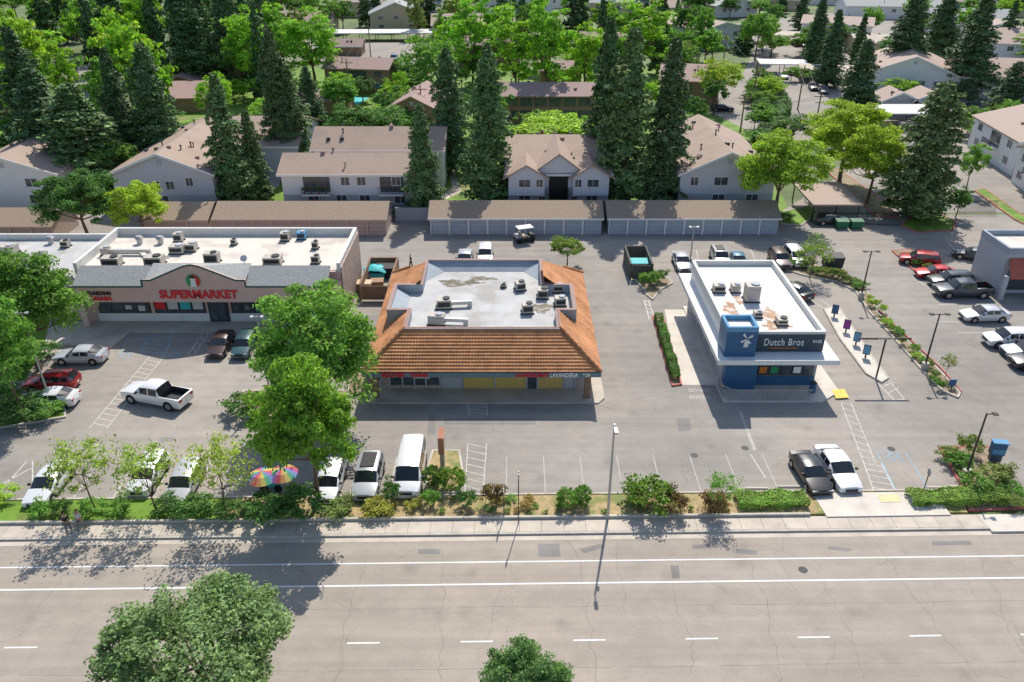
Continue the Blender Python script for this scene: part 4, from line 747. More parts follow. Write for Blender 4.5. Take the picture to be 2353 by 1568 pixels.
car('sedan',1068,592,-90,SI,'silver car mostly hidden behind the tiled building, left of the white one',)
car('suv',1115,582,-90,WH,'white boxy off-roader parked behind the tiled building',scale=.95)
car('sedan',1567,597,-90,SI,'silver car in the back row next to the turquoise-lidded dumpster',scale=.95)
car('suv',1655,588,-90,(.6,.6,.6),'pale crossover with black roof in the back row',scale=.95,roof=1)
car('sedan',1697,594,-95,(.1,.25,.33),'blue car in the back row beside the pale crossover',scale=.9)
car('suv',1793,592,-88,(.1,.07,.07),'dark off-roader in the back row',scale=.95)
car('suv',1829,588,-88,WH,'white crossover in the back row, rightmost')
car('sedan',1825,662,115,BK,'black sedan waiting in the drive-through lane')
car('suv',2114,592,160,RD,'small red crossover at the head of the right lot',scale=.95)
car('sedan',2152,622,175,(.55,.02,.03),'bright red sedan in the right lot below the red crossover',scale=.95)
car('suv',2186,641,178,DKG,'dark green crossover in the right lot between the red car and the dark pickup')
car('pickup',2213,664,180,(.05,.06,.08),'dark grey pickup truck in the right lot')
car('sedan',2263,718,182,(.6,.62,.65),'silver sedan in the right lot below the dark pickup')
car('suv',2320,775,180,WH,'white crossover at the right edge',)
car('sedan',2365,800,180,SI,'silver sedan cut by the right edge below the white crossover')
car('suv',2385,826,180,BK,'black car cut by the right edge, lowest of the three')
car('sedan',2240,582,150,(.05,.055,.06),'dark sedan parked by the grey corner shop')
car('sedan',1912,501,0,DKG,'dark green sedan under the tan carport near the gate')
car('suv',2115,474,0,BK,'black crossover parked inside the gate under the redwood',scale=1)
for i,(a,b_,h_,c,l) in enumerate([(1660,246,0,BK,'dark car on the rear driveway beside the yellow-green tree'),(2090,292,0,BK,'black car under the white carport at the right'),(1925,255,170,SI,'silver car near the right redwood driveway'),(1930,348,120,GY,'grey car half hidden by the yellow-green trees'),(1800,172,-90,SI,'pale car under the low flat carport'),(1830,100,-95,BK,'black car under the upper right carport, left one'),(1848,100,-95,SI,'pale car under the upper right carport, right one'),(1870,198,-100,BK,'dark car at the upper right carport row'),(1893,205,-100,GY,'grey car beside the dark one at the upper right carport row'),(905,133,-90,(.03,.08,.2),'blue car parked in the courtyard, upper left of centre'),(1920,315,100,BK,'dark car on the drive behind the yellow-green trees'),(365,140,90,GY,'grey car on the side street among the left trees'),(2110,430,0,BK,'black car on the drive behind the big loose redwood'),(2160,405,0,WH,'white car on the drive behind the big loose redwood'),(1985,230,160,BK,'black car beside the broad white gable house')]): car('suv' if i%2 else 'sedan',a,b_,h_,c,l,small=True)
p=G(1205,541,.8); t=thing('golf_cart','small dark utility cart with a white roof in front of the middle garages','golf cart',(p.x,p.y,.01),math.radians(20))
MB().rbox(0,0,.3,2.5,1.2,.35,0).rbox(.95,0,.65,.6,1.1,.3,0,taper=.8).build('body',M['dark'],t); MB().box(-1.0,1.0,-.65,.65,1.85,1.93).build('roof',M['stucco_white'],t)
MB().box(-.5,.1,-.55,.55,.66,.8).box(-.6,-.45,-.55,.55,.8,1.25).build('seat',M['beige'],t); MB().box(-1.2,-.65,-.55,.55,.66,1.0).build('cargo_box',M['stucco_grey'],t)
for x_ in(-.9,.85):
    for s_ in(-.6,.6): MB().cyl((x_,s_,.65),(x_*.95,s_,1.85),.03).build('post',M['black'],t); MB().cyl((x_,s_-.1,.28),(x_,s_+.1,.28),.28,n=14).build('wheel',M['rubber'],t)
# ---------------------------------------------------------------- lamps, poles, signs
def lamp(tx,ty,by,label,twin=True,c='pole',arm=.9):
    b=G(basex(tx,ty,by),by); h_=zat(ty,b.y); t=thing('lot_lamp',label,'lamp post',(b.x,b.y,0),0)
    MB().cyl((0,0,0),(0,0,.75),.3,.3,14).build('concrete_base',M['kerb'],t); MB().cyl((0,0,.753),(0,0,h_),.09,.06,8).build('pole',M[c],t)
    for s_ in((-1,1) if twin else (1,)):
        MB().cyl((0,0,h_-.1),(s_*arm*.6,0,h_-.05),.035).build('arm',M[c],t); hd=MB().box(min(s_*arm*.6,s_*arm*1.1),max(s_*arm*.6,s_*arm*1.1),-.16,.16,h_-.1,h_+.0).build('lamp_head',M[c],t); MB().box(min(s_*arm*.65,s_*arm*1.05),max(s_*arm*.65,s_*arm*1.05),-.13,.13,h_-.13,h_-.103).build('lens',M['lamp_glass'],hd)
lamp(48,718,930,'tall grey lamp post at the left edge of the lot',True,'steel',.5)
lamp(590,727,905,'lamp post rising from the big tree in front of the supermarket',True,'steel',.5)
lamp(1595,521,607,'thin lamp post behind the coffee building',True,'steel',.5)
lamp(2003,577,687,'black twin lamp post at the top of the drive-through planter',arm=.8)
lamp(2160,721,850,'black twin lamp post half way down the drive-through planter',arm=.8)
lamp(2268,950,1098,'black lamp post in the front right corner planter',False,arm=.7)
b=G(1396,1192,.15); h_=zat(975,b.y); t=thing('street_lamp','tall slender grey street lamp by the pavement, casting a long shadow on the road','street lamp',(b.x,b.y,.15))
MB().cyl((0,0,0),(0,0,h_-.15),.1,.06,10).build('pole',M['steel'],t); MB().cyl((0,0,h_-.25),(.0,-.6,h_-.1),.04).build('arm',M['steel'],t); hd=MB().rbox(.0,-.8,h_-.16,.22,.6,.12).build('lamp_head',M['steel'],t); MB().box(.06,.2,-.1,.1,h_-.9,h_-.6).build('street_box',M['white'],t)
b=G(1018,1078); t=thing('pole_sign','edge-on dull orange shop sign on a grey post in the kerbed planter beside the van','sign',(b.x,b.y,0))
h_=zat(995,b.y); MB().box(-.16,.16,-.3,.3,0,h_-1.4).build('post',M['steel'],t); MB().box(-.2,.2,-.7,.7,h_-1.45,h_).build('sign_cabinet',M['signorange'],t); MB().box(-.22,-.203,-.62,.62,h_-1.38,h_-.08).box(.203,.22,-.62,.62,h_-1.38,h_-.08).build('sign_face',M['beige'],t)
for (px,ty,by,lb) in((1191,1088,1205,'thin dark sign post in the verge left of the street lamp'),(1158,1128,1190,'short sign post beside the reddish shrub'),(2123,1080,1125,'thin bare post in the front right stall')):
    b=G(px,by,.1); h_=zat(ty,b.y); t=thing('sign_post',lb,'sign post',(b.x,b.y,.1)); MB().cyl((0,0,0),(0,0,h_),.035).build('post',M['pole'],t); MB().box(-.02,.02,-.2,.2,h_-.55,h_-.05).build('plate',M['steel'],t)
for i,(px,py,mm) in enumerate([(1916,728,'dbblue'),(1943,763,'purple'),(1966,792,'dblight'),(1988,822,'dblight')]):
    b=G(px,py,.13); t=thing('menu_board',['first dark blue menu board at the top of the drive-through island','second menu board with a purple panel on the drive-through island','third menu board, light blue, on the drive-through island','fourth and nearest light blue menu board on the drive-through island'][i],'menu board',(b.x,b.y,.13),math.radians(-25))
    MB().box(-.07,.07,-.05,.05,0,.35).build('post',M['black'],t); MB().box(-.32,.32,-.06,.06,.35,1.35).build('cabinet',M['dbdark'],t); MB().box(-.26,.26,-.085,-.063,.45,1.25).build('panel',M[mm],t)
b=G(2012,872,.0); t=thing('clearance_bar','dark T-shaped clearance bar over the drive-through lanes','clearance bar',(b.x,b.y,0)); hh=zat(780,b.y)
MB().cyl((0,0,0),(0,0,hh),.08).build('post',M['pole'],t); MB().box(-2.4,2.2,-.06,.06,hh,hh+.14).build('bar',M['pole'],t); text('CLEARANCE','bar_lettering',(b.x,b.y-.065,hh+.07),1.4,.09,M['white'],t)
b=G(2283,1060,.0); t=thing('monument_sign','blue monument sign box standing in the front right corner planter','sign',(b.x,b.y,.1),math.radians(-8)); MB().box(-.4,.4,-.22,.22,0,.6).build('base',M['dbdark'],t); MB().box(-.5,.5,-.25,.25,.6,1.65).build('cabinet',M['dbblue'],t); MB().box(-.45,.45,-.28,-.253,.7,1.15).build('panel',M['dblight'],t); MB().box(-.55,.55,-.3,.3,1.653,1.73).build('cap',M['dblight'],t)
b=G(2185,893,.1); t=thing('small_sign','small blue sign at the bottom tip of the drive-through planter','sign',(b.x,b.y,.1)); MB().box(-.3,.3,-.04,.04,.3,.9).build('panel',M['dbblue'],t); MB().cyl((0,0,0),(0,0,.3),.05).build('post',M['black'],t)
tops=[]
for (tx,ty,by,lb) in((1713,215,308,'wooden utility pole left of the rear driveway'),(1850,150,252,'wooden utility pole behind the carport'),(1888,212,292,'wooden utility pole nearest the yellow-green trees'),(965,195,300,'utility pole with crossarm left of the tall redwood pair'),(795,135,245,'utility pole near the turquoise pool'),(845,45,142,'utility pole by the courtyard'),(1670,78,160,'utility pole beside the pale blue apartments'),(1742,145,232,'slim utility pole in the hedge row')):
    b=G(basex(tx,ty,by),by); h_=zat(ty,b.y); t=thing('utility_pole',lb,'utility pole',(b.x,b.y,0)); MB().cyl((0,0,0),(0,0,h_),.16,.11).build('post',M['wood'],t)
    MB().box(-1.2,1.2,-.06,.06,h_-.9,h_-.75).build('crossarm',M['wood'],t); MB().box(-.8,.8,.065,.15,h_-2,h_-1.88).build('lower_crossarm',M['wood'],t); tops.append(Vector((b.x,b.y,h_-.75)))
def wire(a,b_,lb):
    for k,dx in enumerate((-1,1)):
        a2=a+Vector((dx,0,0)); b2=b_+Vector((dx,0,0)); m=MB(a2); pr=a2
        for i in range(1,9):
            s_=i/8; q=a2.lerp(b2,s_)-Vector((0,0,4*s_*(1-s_)*1.0)); m.cyl(pr,q,.03,n=4); pr=q
        tag(m.build('power_line',M['black']),lb+(', left strand' if k==0 else ', right strand'),'cable')
wire(tops[6],tops[7],'power line between the two poles beside the pale blue apartments')
wire(tops[7],tops[0],'power line dropping to the pole left of the rear driveway')
wire(tops[1],tops[2],'power line between the carport pole and the tree-side pole')
wire(tops[0],tops[2],'power line crossing the rear driveway'); wire(tops[5],tops[4],'power line from the courtyard pole to the pool pole')
def enclosure(label,x0,x1,y0,y1,h_,mm,inner):
    oo=((x0+x1)/2,y0,0); t=thing('bin_enclosure',label,'enclosure',oo)
    MB(oo).box(x0,x0+.2,y0,y1,0,h_).build('side_wall',M[mm],t); MB(oo).box(x1-.2,x1,y0,y1,0,h_).build('side_wall',M[mm],t); MB(oo).box(x0+.203,x1-.203,y1-.2,y1,0,h_).build('back_wall',M[mm],t)
    MB(oo).box(x0+.25,x1-.25,y0-.06,y0,.15,h_-.15).build('gate',M[inner],t)
def dumpster(x,y,label,bm,lm_,rz=0,s=1):
    t=thing('dumpster',label,'dumpster',(x,y,0),rz); t.scale=(s,)*3
    m=MB(); m.vprism([(-.9,.15),(.9,.15),(1,1.2),(-1,1.2)],-.6,.6); m.build('container',M[bm],t); MB().slab([(-1.02,-.65,1.28),(1.02,-.65,1.28),(1.02,.65,1.45),(-1.02,.65,1.45)],.07).build('lid',M[lm_],t)
    for a in(-.7,.7):
        for c in(-.45,.45): MB().cyl((a,c-.05,.08),(a,c+.05,.08),.08,n=8).build('caster',M['rubber'],t)
enclosure('brown fenced bin enclosure between the supermarket and the tiled building',-16.2,-12.9,76.5,84,1.9,'wood','wood')
enclosure('dark bin enclosure with gate behind the coffee building',13.2,15.8,82,87.5,1.9,'darkgreen','darkgreen')
dumpster(14.5,84.2,'turquoise-lidded dumpster in the dark enclosure behind the coffee building','white','teal',0,1)
dumpster(-14.3,82.8,'dumpster at the back of the brown enclosure','dark','black')
pz=G(862,615,1.2); tp=MB((pz.x,pz.y,0)); n=9; V=[]
for i in range(n):
    for j in range(n): V.append((pz.x-1.3+2.6*i/(n-1),pz.y-1.0+2.0*j/(n-1),1.5-.35*((i-4)/4)**2-.3*((j-4)/4)**2+rnd.uniform(-.1,.1)))
tp.add(V,[(i*n+j,(i+1)*n+j,(i+1)*n+j+1,i*n+j+1) for i in range(n-1) for j in range(n-1)]); tp.box(pz.x-1.1,pz.x+1.1,pz.y-.8,pz.y+.8,0,.8)
tag(tp.build('tarpaulin',M['teal'],None,True),'crumpled turquoise tarpaulin over a heap in the brown enclosure','tarpaulin')
for i,(px,py,sx,sz,mm,lb) in enumerate([(838,668,1.6,1.0,'beige','tan wooden crate in front of the brown enclosure, left one'),(868,660,1.3,.8,'brownwall','brown crate in front of the brown enclosure, right one'),(845,640,1.2,.6,'white','pale flat box in the brown enclosure')]):
    b=G(px,py); m=MB((b.x,b.y,0)); m.rbox(b.x,b.y,0,sx,1.1,sz,.1*i); m.rbox(b.x,b.y,sz+.002,sx+.1,1.2,.06,.1*i); m.rbox(b.x,b.y-.58,sz*.4,sx*.9,.04,.1,.1*i); tag(m.build('crate',M[mm]),lb,'crate')
b=G(1918,622); dumpster(b.x,b.y+1,'dark metal dumpster at the top of the drive-through planter','dark','black',0,1.1)
b=G(1943,524); 
for i in range(2): dumpster(b.x+i*1.9-.6,b.y,['green dumpster by the carport, left one','green dumpster by the carport, right one'][i],'bingreen','bingreen',s=.8)
def ironfence(a,b_,label,h_=1.8):
    d=b_-a; t=thing('iron_fence',label,'fence',a,math.atan2(d.y,d.x)); Lh=d.length; m=MB(); m.box(0,Lh,-.02,.02,h_-.1,h_-.05); m.box(0,Lh,-.02,.02,.15,.2); m.build('rails',M['black'],t); k=MB(); n=int(Lh/.2)
    for i in range(n): k.box(i*.2,i*.2+.035,-.012,.012,.05,h_)
    k.build('pickets',M['black'],t)
ironfence(G(1985,518),G(2068,520),'black iron gate panel beside the green dumpsters'); ironfence(G(2200,490),G(2290,490),'black iron gate across the right driveway'); ironfence(G(885,500),G(985,500),'low iron fence between the tan and grey garages',1.5)
pw_=MB((-12.7,98,0)); pw_.box(-15.5,-11,101,101.2,0,1.8); tag(pw_.build('garden_wall',M['stucco_grey']),'pale wall closing the gap between two garage rows','wall')
b=G(797,236); m=MB((b.x,b.y,0)); m.sheet([(b.x-2.5,b.y-2),(b.x+3,b.y-2),(b.x+4,b.y+5),(b.x-2,b.y+6)],.03); struct(m,'pool_water',M['teal'])
def parasol(px,py,label,ph):
    b=G(px,py,2.3); t=thing('parasol',label,'parasol',(b.x,b.y,0)); MB().cyl((0,0,0),(0,0,2.4),.03).build('pole',M['steel'],t)
    m=MB(); n=18
    for i in range(n):
        a0=2*pi*i/n+ph;a1=2*pi*(i+1)/n+ph; V=[(0,0,2.55),(.62*math.cos(a0),.62*math.sin(a0),2.38),(.62*math.cos(a1),.62*math.sin(a1),2.38),(1.1*math.cos(a0),1.1*math.sin(a0),2.02),(1.1*math.cos(a1),1.1*math.sin(a1),2.02)]
        m.add(V,[(0,1,2),(1,3,4,2)],i%6)
    m.build('canopy',[M['pastelred'],M['pastelorange'],M['pastelyellow'],M['pastelgreen'],M['pastelblue'],M['pastelpurple']],t)
parasol(602,1089,'rainbow striped parasol over the street vendor cart, left one',0); parasol(648,1082,'rainbow striped parasol over the street vendor cart, right one',.3)
b=G(628,1122); t=thing('vendor_cart','teal vendor cart under the rainbow parasols','cart',(b.x,b.y,0)); MB().box(-.7,.7,-.4,.4,.4,.95).build('cart_box',M['teal'],t); MB().box(-.75,.75,-.45,.45,.953,1.0).build('counter',M['white'],t)
for s_ in(-.5,.5): MB().cyl((s_,-.47,.3),(s_,-.42,.3),.3,n=14).build('wheel',M['rubber'],t)
# ---------------------------------------------------------------- people
def person(px,py,rz,label,shirt,pants,z=0,stride=.18,s=1):
    b=G(px,py,z); t=thing('person',label,'person',(b.x,b.y,z),rz); t.scale=(s,)*3
    def skin(name,V,E,R,m):
        me=bpy.data.meshes.new(name); me.from_pydata(V,E,[]); me.materials.append(M[m]); o_=bpy.data.objects.new(name,me); col.objects.link(o_); o_.parent=t
        md=o_.modifiers.new('Skin','SKIN'); md.use_smooth_shade=True
        for i,r_ in enumerate(R): me.skin_vertices[0].data[i].radius=(r_,r_)
        me.skin_vertices[0].data[0].use_root=True
        o_.modifiers.new('Subdivision','SUBSURF').levels=1; o_.modifiers['Subdivision'].render_levels=1; return o_
    V=[(0,0,.95),(0,0,1.15),(0,0,1.4),(0,.01,1.5),(0,.02,1.62),(0,.02,1.72)];R=[.13,.12,.14,.055,.085,.075];E=[(0,1),(1,2),(2,3),(3,4),(4,5)]
    for s_ in(-1,1):
        k=len(V); f=s_*stride; V+=[(s_*.09,f*.1,.88),(s_*.1,f*.6+.02,.48),(s_*.1,f,.08),(s_*.1,f+.15,.03)]; R+=[.085,.055,.04,.035]; E+=[(0,k),(k,k+1),(k+1,k+2),(k+2,k+3)]
        k=len(V); V+=[(s_*.19,0,1.4),(s_*.25,-f*.4,1.13),(s_*.25,-f*.9+.06,.9),(s_*.25,-f+.09,.83)]; R+=[.05,.04,.028,.03]; E+=[(2,k),(k,k+1),(k+1,k+2),(k+2,k+3)]
        for q in range(5): V.append((s_*(.25+.0)+(q-2)*.017*(1 if q else 1.8),-f+.1,.75+.01*abs(q-2)+(.04 if q==0 else 0))); R.append(.008); E.append((k+3,len(V)-1))
    skin('body',V,E,R,'skin')
    skin('shirt',[(0,0,.98),(0,0,1.2),(0,0,1.42),(-.2,0,1.4),(.2,0,1.4),(-.245,stride*.3,1.2),(.245,-stride*.3,1.2)],[(0,1),(1,2),(2,3),(2,4),(3,5),(4,6)],[.155,.15,.15,.07,.07,.06,.06],shirt)
    skin('trousers',[(0,0,.98)]+[q for s_ in(-1,1) for q in((s_*.09,s_*stride*.1,.85),(s_*.1,s_*stride*.6+.02,.48),(s_*.1,s_*stride,.12))],[(0,1),(1,2),(2,3),(0,4),(4,5),(5,6)],[.15,.1,.075,.06,.1,.075,.06],pants)
    skin('hair',[(0,0,1.7),(0,-.03,1.76)],[(0,1)],[.095,.07],'hair')
person(160,1225,.3,'person in a black top and grey trousers walking on the shaded pavement at the left','cloth_black','cloth_grey',.15)
person(189,1218,-.2,'person in pale clothes walking beside the one in black at the left','cloth_white','cloth_grey',.15)
person(945,617,2,'person in black standing by the rear corner of the tiled building','cloth_black','cloth_black',.01)
# ---------------------------------------------------------------- trees
for a in [
 ('c',150,190,440,190,RW,'broad redwood behind the round green tree at the left'),('c',236,105,400,100,RWD,'slim redwood right of the broad left one'),('c',318,95,400,115,RWD,'tall redwood left of the gabled apartment house'),('c',60,150,420,150,RWD,'redwood at the left edge behind the low gable'),('c',15,60,350,120,RWD,'dark redwood in the left edge corner'),
 ('c',488,165,470,115,RW,'redwood standing in front of the left gable-fronted house'),('c',562,250,455,70,RW,'smaller redwood just right of the one in front of the gable'),('c',612,60,400,80,RWD,'tall dark redwood left of the wide white apartments'),('c',645,130,395,105,RW,'redwood left of the wide white apartments, front one'),('c',700,150,340,90,RWD,'redwood behind the roof of the wide white apartments'),
 ('c',962,235,490,88,RW,'redwood in front of the right end of the wide white apartments'),('c',1024,110,400,95,RWD,'dark tall redwood left of the centre pair'),('c',1118,95,468,128,RW,'large redwood left of the centre gable house'),('c',1404,35,430,95,RWD,'tallest rear redwood right of the centre gable house'),('c',1460,58,470,135,RW,'large redwood right of the centre gable house'),('c',1556,82,470,115,RWD,'redwood left of the right gable-fronted house'),
 ('C',2180,185,500,160,(.115,.165,.06),'big loose redwood on the island by the right gate'),('c',1998,88,320,100,RWD,'dark redwood left of the broad white gable'),('c',1932,20,200,60,RWD,'slim conifer near the upper right carports'),('c',1895,-10,160,55,RWD,'slim conifer at the top right of centre'),('c',2115,-30,200,95,RWD,'dark redwood at the top right, left of the pair'),('c',2190,-30,170,90,RWD,'dark redwood at the top right behind the pair'),('c',2275,-20,230,125,RWD,'dark redwood at the top right, right of the pair'),('c',2345,140,280,90,RWD,'redwood cut by the right edge'),
 ('c',400,-60,210,100,RWD,'tall dark conifer at the top left, first of four'),('c',440,-40,180,90,RWD,'tall dark conifer at the top left, second of four'),('c',500,-80,200,100,RWD,'tall dark conifer at the top left, third of four'),('c',545,-60,170,80,RWD,'tall dark conifer at the top left, fourth of four'),
 ('F',235,-50,160,90,RWD,'dark conifer in the far left woods'),('F',1330,-60,100,70,RWD,'distant conifer above the centre trees'),('F',975,-60,60,50,RWD,'distant slim conifer at the top'),('F',860,-40,60,40,RWD,'distant conifer behind the beige houses'),
 ('p',557,5,225,95,BR,'bright green tree between dark conifers at the upper left'),('p',703,10,205,120,BR,'bright green tree left of the brown apartment block'),('p',1083,-15,200,110,BR,'bright green tree above the centre left redwoods'),('p',1185,15,240,115,BR,'bright green tall tree directly above the centre gable'),('p',1262,-15,250,115,BR,'tallest bright green tree above the centre gable'),('p',1350,45,240,90,BR,'bright green tree left of the tallest redwood'),('p',1478,-5,190,115,BR,'bright green tree behind the right redwoods'),('b',975,85,245,110,MG,'mid green tree right of the brown apartment block'),
 ('b',490,170,290,80,BR,'bright green small tree behind the left redwood'),('b',912,165,240,55,BR,'small bright green tree on the lawn beside the brown block'),('b',856,268,330,70,BR,'small bright tree behind the wide white apartments'),('b',1650,138,250,90,YG,'yellow-green tree on the rear driveway'),('b',1775,175,235,70,YG,'yellow-green shrub tree by the utility poles'),('b',1750,25,140,75,MG,'green tree in front of the pale blue apartments'),('b',2080,180,235,90,BR,'round bright green tree in front of the broad white gable'),
 ('d',1808,312,505,195,YG,'yellow-green round tree at the right end of the garage row'),('d',1965,240,420,190,YG,'large yellow-green tree right of the rear drive, rear one'),('d',2030,295,470,150,YG,'large yellow-green tree right of the rear drive, front one'),
 ('d',160,395,560,175,DG,'round dark green tree at the left behind the shop roofs'),('d',305,420,555,130,YG,'yellow-green tree behind the supermarket back left corner'),
 ('d',8,598,850,250,MG,'large green tree at the left edge beside the pizza sign'),('d',-40,690,960,160,MG,'darker green tree cut by the left edge'),
 ('s',165,995,1180,165,(.24,.32,.07),'airy young tree in the verge, leftmost of three'),('s',315,1005,1180,150,(.24,.32,.07),'airy young tree in the verge, middle of three'),('s',478,995,1190,160,(.24,.32,.07),'airy young tree in the verge, rightmost of three'),
 ('b',1305,548,612,72,(.14,.22,.04),'small tree behind the tiled building'),('s',1880,535,640,90,(.14,.22,.05),'young leafy tree by the drive-through planter top'),('b',1600,220,300,60,DG,'dark tree behind the right gable-fronted house'),('b',240,320,440,110,MG,'green tree behind the broad left redwood'),
 ('b',790,240,350,120,DG,'dark tree left of the hedge behind the wide white apartments'),('b',870,250,350,130,DG,'dark round tree behind the wide white apartments'),('b',1270,265,345,170,YG,'yellow-green low trees behind the centre gable roof'),('b',1830,265,330,100,DG,'dark hedge tree by the rear utility poles'),('b',1640,310,345,60,DG,'dark shrub tree right of the right gable roof'),('b',350,245,330,120,DG,'dark tree between left redwoods'),
 ('b',2250,330,440,60,MG,'green tree in front of the farther right edge apartments'),('b',2215,430,500,60,DG,'small dark tree inside the right gate')]:
    T(*a)
T('D',700,662,955,280,(.13,.25,.05),'big green tree in front of the supermarket right end',pick=1)
T('D',684,842,1165,240,(.17,.29,.04),'lighter green tree rising from the verge by the rainbow parasols',pick=0)
plant('e',-15.4,27.0,7.7,9.2,(.135,.21,.085),'large grey-green tree in the road median at the bottom left'); plant('e',.5,25.0,7.3,4.6,(.115,.195,.07),'smaller green tree in the road median at the bottom centre')
EXC=[(740,150,905,215),(350,185,480,260),(860,20,1000,75),(1150,240,1365,285),(1600,50,1725,115),(1780,75,1880,105),(1845,55,1985,105),(1960,190,2180,300),(1970,100,2125,138),(1740,155,1860,175),(2240,180,2400,245),(1640,180,1720,330),(1760,190,1960,330),(735,92,1010,150),(165,140,215,250)]
FM={'b':'f','p':'q','c':'F'}
def scatter(n,x0,x1,y0,y1,hr,wr,cols,kinds,label,group,pw=1.2):
    k=0;tries=0
    while k<n and tries<n*30:
        tries+=1; px=rnd.uniform(x0,x1); t_=rnd.random()**pw; py=y0+(y1-y0)*t_
        if any(a<px<c and b_<py<d+6 for a,b_,c,d in EXC): continue
        p=G(px,py); kd=rnd.choice(kinds); h_=rnd.uniform(*hr)*(1.5 if kd=='c' else 1); plant(FM[kd],p.x,p.y,h_,rnd.uniform(*wr)*(.65 if kd in'cp' else 1),RWD if kd=='c' else rnd.choice(cols),label[0] if kd=='c' else label[1],group+(' conifers' if kd=='c' else ' leafy trees')); k+=1
scatter(66,-60,400,30,340,(11,18),(8,12),[BR,MG,BR,YG,MG],'bbpbc',('dark conifer in the dense woods at the upper left','leafy green tree in the dense woods at the upper left'),'upper left woods')
scatter(22,400,640,30,240,(9,14),(7,10),[BR,MG,DG],'bbc',('dark conifer between the upper left buildings','leafy tree between the upper left buildings'),'left of centre')
scatter(84,640,1620,8,200,(7,14),(6,9.5),[BR,MG,DG,MG,OL],'bbbpbpc',('conifer among the upper middle trees','leafy tree among the upper middle houses'),'upper middle')
scatter(64,1560,2420,4,170,(6,10),(7,10),[DG,MG,MG,DG,BR],'bbbbbc',('small conifer among the upper right houses','leafy tree among the upper right houses'),'upper right')
scatter(16,-50,2400,-15,5,(9,14),(12,17),[MG,DG,BR],'bb',('x','leafy tree on the far skyline beyond the houses'),'far skyline')
scatter(34,560,1720,215,345,(3,7),(4,7),[DG,MG,BR],'bb',('x','low garden tree between the apartment buildings'),'garden',1)
scatter(20,640,1200,190,300,(4,8),(5,8),[DG,DG,MG],'bb',('x','dark hedge tree in the courtyard greenery'),'courtyard',1)
scatter(18,-40,620,330,440,(3,5),(3,5),[DG,MG,DG],'bb',('x','low garden tree beside the left apartment houses'),'left garden')
scatter(22,1690,1870,185,345,(2,4),(3,5),[DG,MG],'bb',('x','low shrub tree along the rear driveway'),'driveway')
scatter(10,2180,2400,300,330,(3,6),(4,6),[DG,MG],'bb',('x','low tree behind the right edge apartments'),'right edge')
R_=(.15,.11,.05)
for (k,px,by,w,hh,c,lb) in [('u',95,1185,50,1.0,MG,'low green shrub in the verge, first from the left'),('u',145,1180,45,1.0,DG,'low dark shrub in the verge, second from the left'),('u',215,1183,65,1.1,MG,'rounded shrub in the verge near the walking people'),('u',275,1180,55,1.0,MG,'shrub in the verge between the first two young trees'),('u',385,1172,65,1.0,DG,'shrub in the verge between the middle and right young trees'),('u',452,1185,90,1.3,DG,'wide shrub in the verge under the right young tree'),('u',527,1190,65,1.2,DG,'shrub in the verge right of the young trees'),('u',612,1185,100,1.5,DG,'large dark shrub left of the parasol tree trunk'),('u',690,1195,110,2.3,DG,'large dark shrub right of the parasol tree trunk'),('u',775,1178,70,.9,OL,'olive shrub in front of the white hatchback'),('u',868,1178,70,1.0,(.25,.25,.05),'yellowish shrub in front of the grey crossover'),('u',899,1155,42,1.8,DG,'upright shrub in front of the white van, left side'),('u',950,1165,40,.6,(.25,.25,.05),'small yellowish shrub in front of the white van'),('u',990,1158,40,1.2,MG,'small green shrub right of the white van'),
 ('r',995,1115,48,1.7,(.09,.17,.03),'clipped round bush by the pole sign, left one'),('r',1040,1125,60,1.9,(.12,.2,.03),'clipped round bush by the pole sign, right one'),('u',1074,1165,42,1.3,DG,'dark shrub below the clipped round bushes'),('u',1133,1160,50,1.9,R_,'reddish shrub in the middle of the verge'),('r',1338,1160,42,1.7,MG,'knobbly topiary bush left of the street lamp, right lobe'),('r',1302,1168,44,1.8,MG,'knobbly topiary bush left of the street lamp, left lobe'),('u',1488,1168,105,2.2,(.1,.18,.03),'large rounded bush right of the street lamp'),('u',1546,1178,60,1.6,R_,'reddish shrub beside the large rounded bush'),('s',1665,1090,1180,75,MG,''),('u',1642,1178,65,1.6,R_,'dark reddish shrub below the small topiary tree'),('u',2333,1165,40,.8,OL,'small grassy shrub at the right edge of the verge'),('u',1490,655,45,1.6,MG,'shrub below the dark enclosure'),('u',1510,645,40,1.4,DG,'dark shrub beside the dark enclosure'),('u',2200,1070,60,1.0,MG,'low shrub at the tip of the corner planter'),('u',2225,1045,50,1.6,OL,'shrub behind the black lamp in the corner planter'),('u',2285,1105,70,1.3,OL,'grassy clump in front of the monument sign'),('u',2235,1120,70,1.0,MG,'low shrub in the middle of the corner planter'),('u',2320,1135,60,.9,MG,'low shrub near the red kerb of the corner planter'),('u',2175,1050,50,.8,OL,'shrub by the left kerb of the corner planter'),('u',1805,505,40,.9,DG,'shrub under the yellow-green tree'),('u',560,945,90,1.4,DG,'dark shrub at the foot of the big supermarket tree'),('u',60,960,110,1.6,DG,'shrub mass at the left edge below the white sedan'),('u',120,955,60,1.2,MG,'shrub at the corner of the left planter'),('u',10,940,110,2,DG,'tall shrub mass at the left edge'),('u',90,820,80,1.2,DG,'shrub under the large left tree'),('u',30,860,90,1.4,MG,'shrub at the left edge beside the red hatchback'),('u',10,1150,70,1,YG,'yellow-green shrub in the bottom left verge'),('u',865,840,30,.6,OL,'tiny shrub by the left corner of the tiled building')]:
    if k=='s': T('s',1668,1080,1178,80,MG,'small topiary tree near the ramp',z=.2); continue
    p=G(px,by,.15); s_=math.hypot(p.y,CH)/F; plant(k,p.x,p.y,hh,w*s_,c,lb,None,.15)
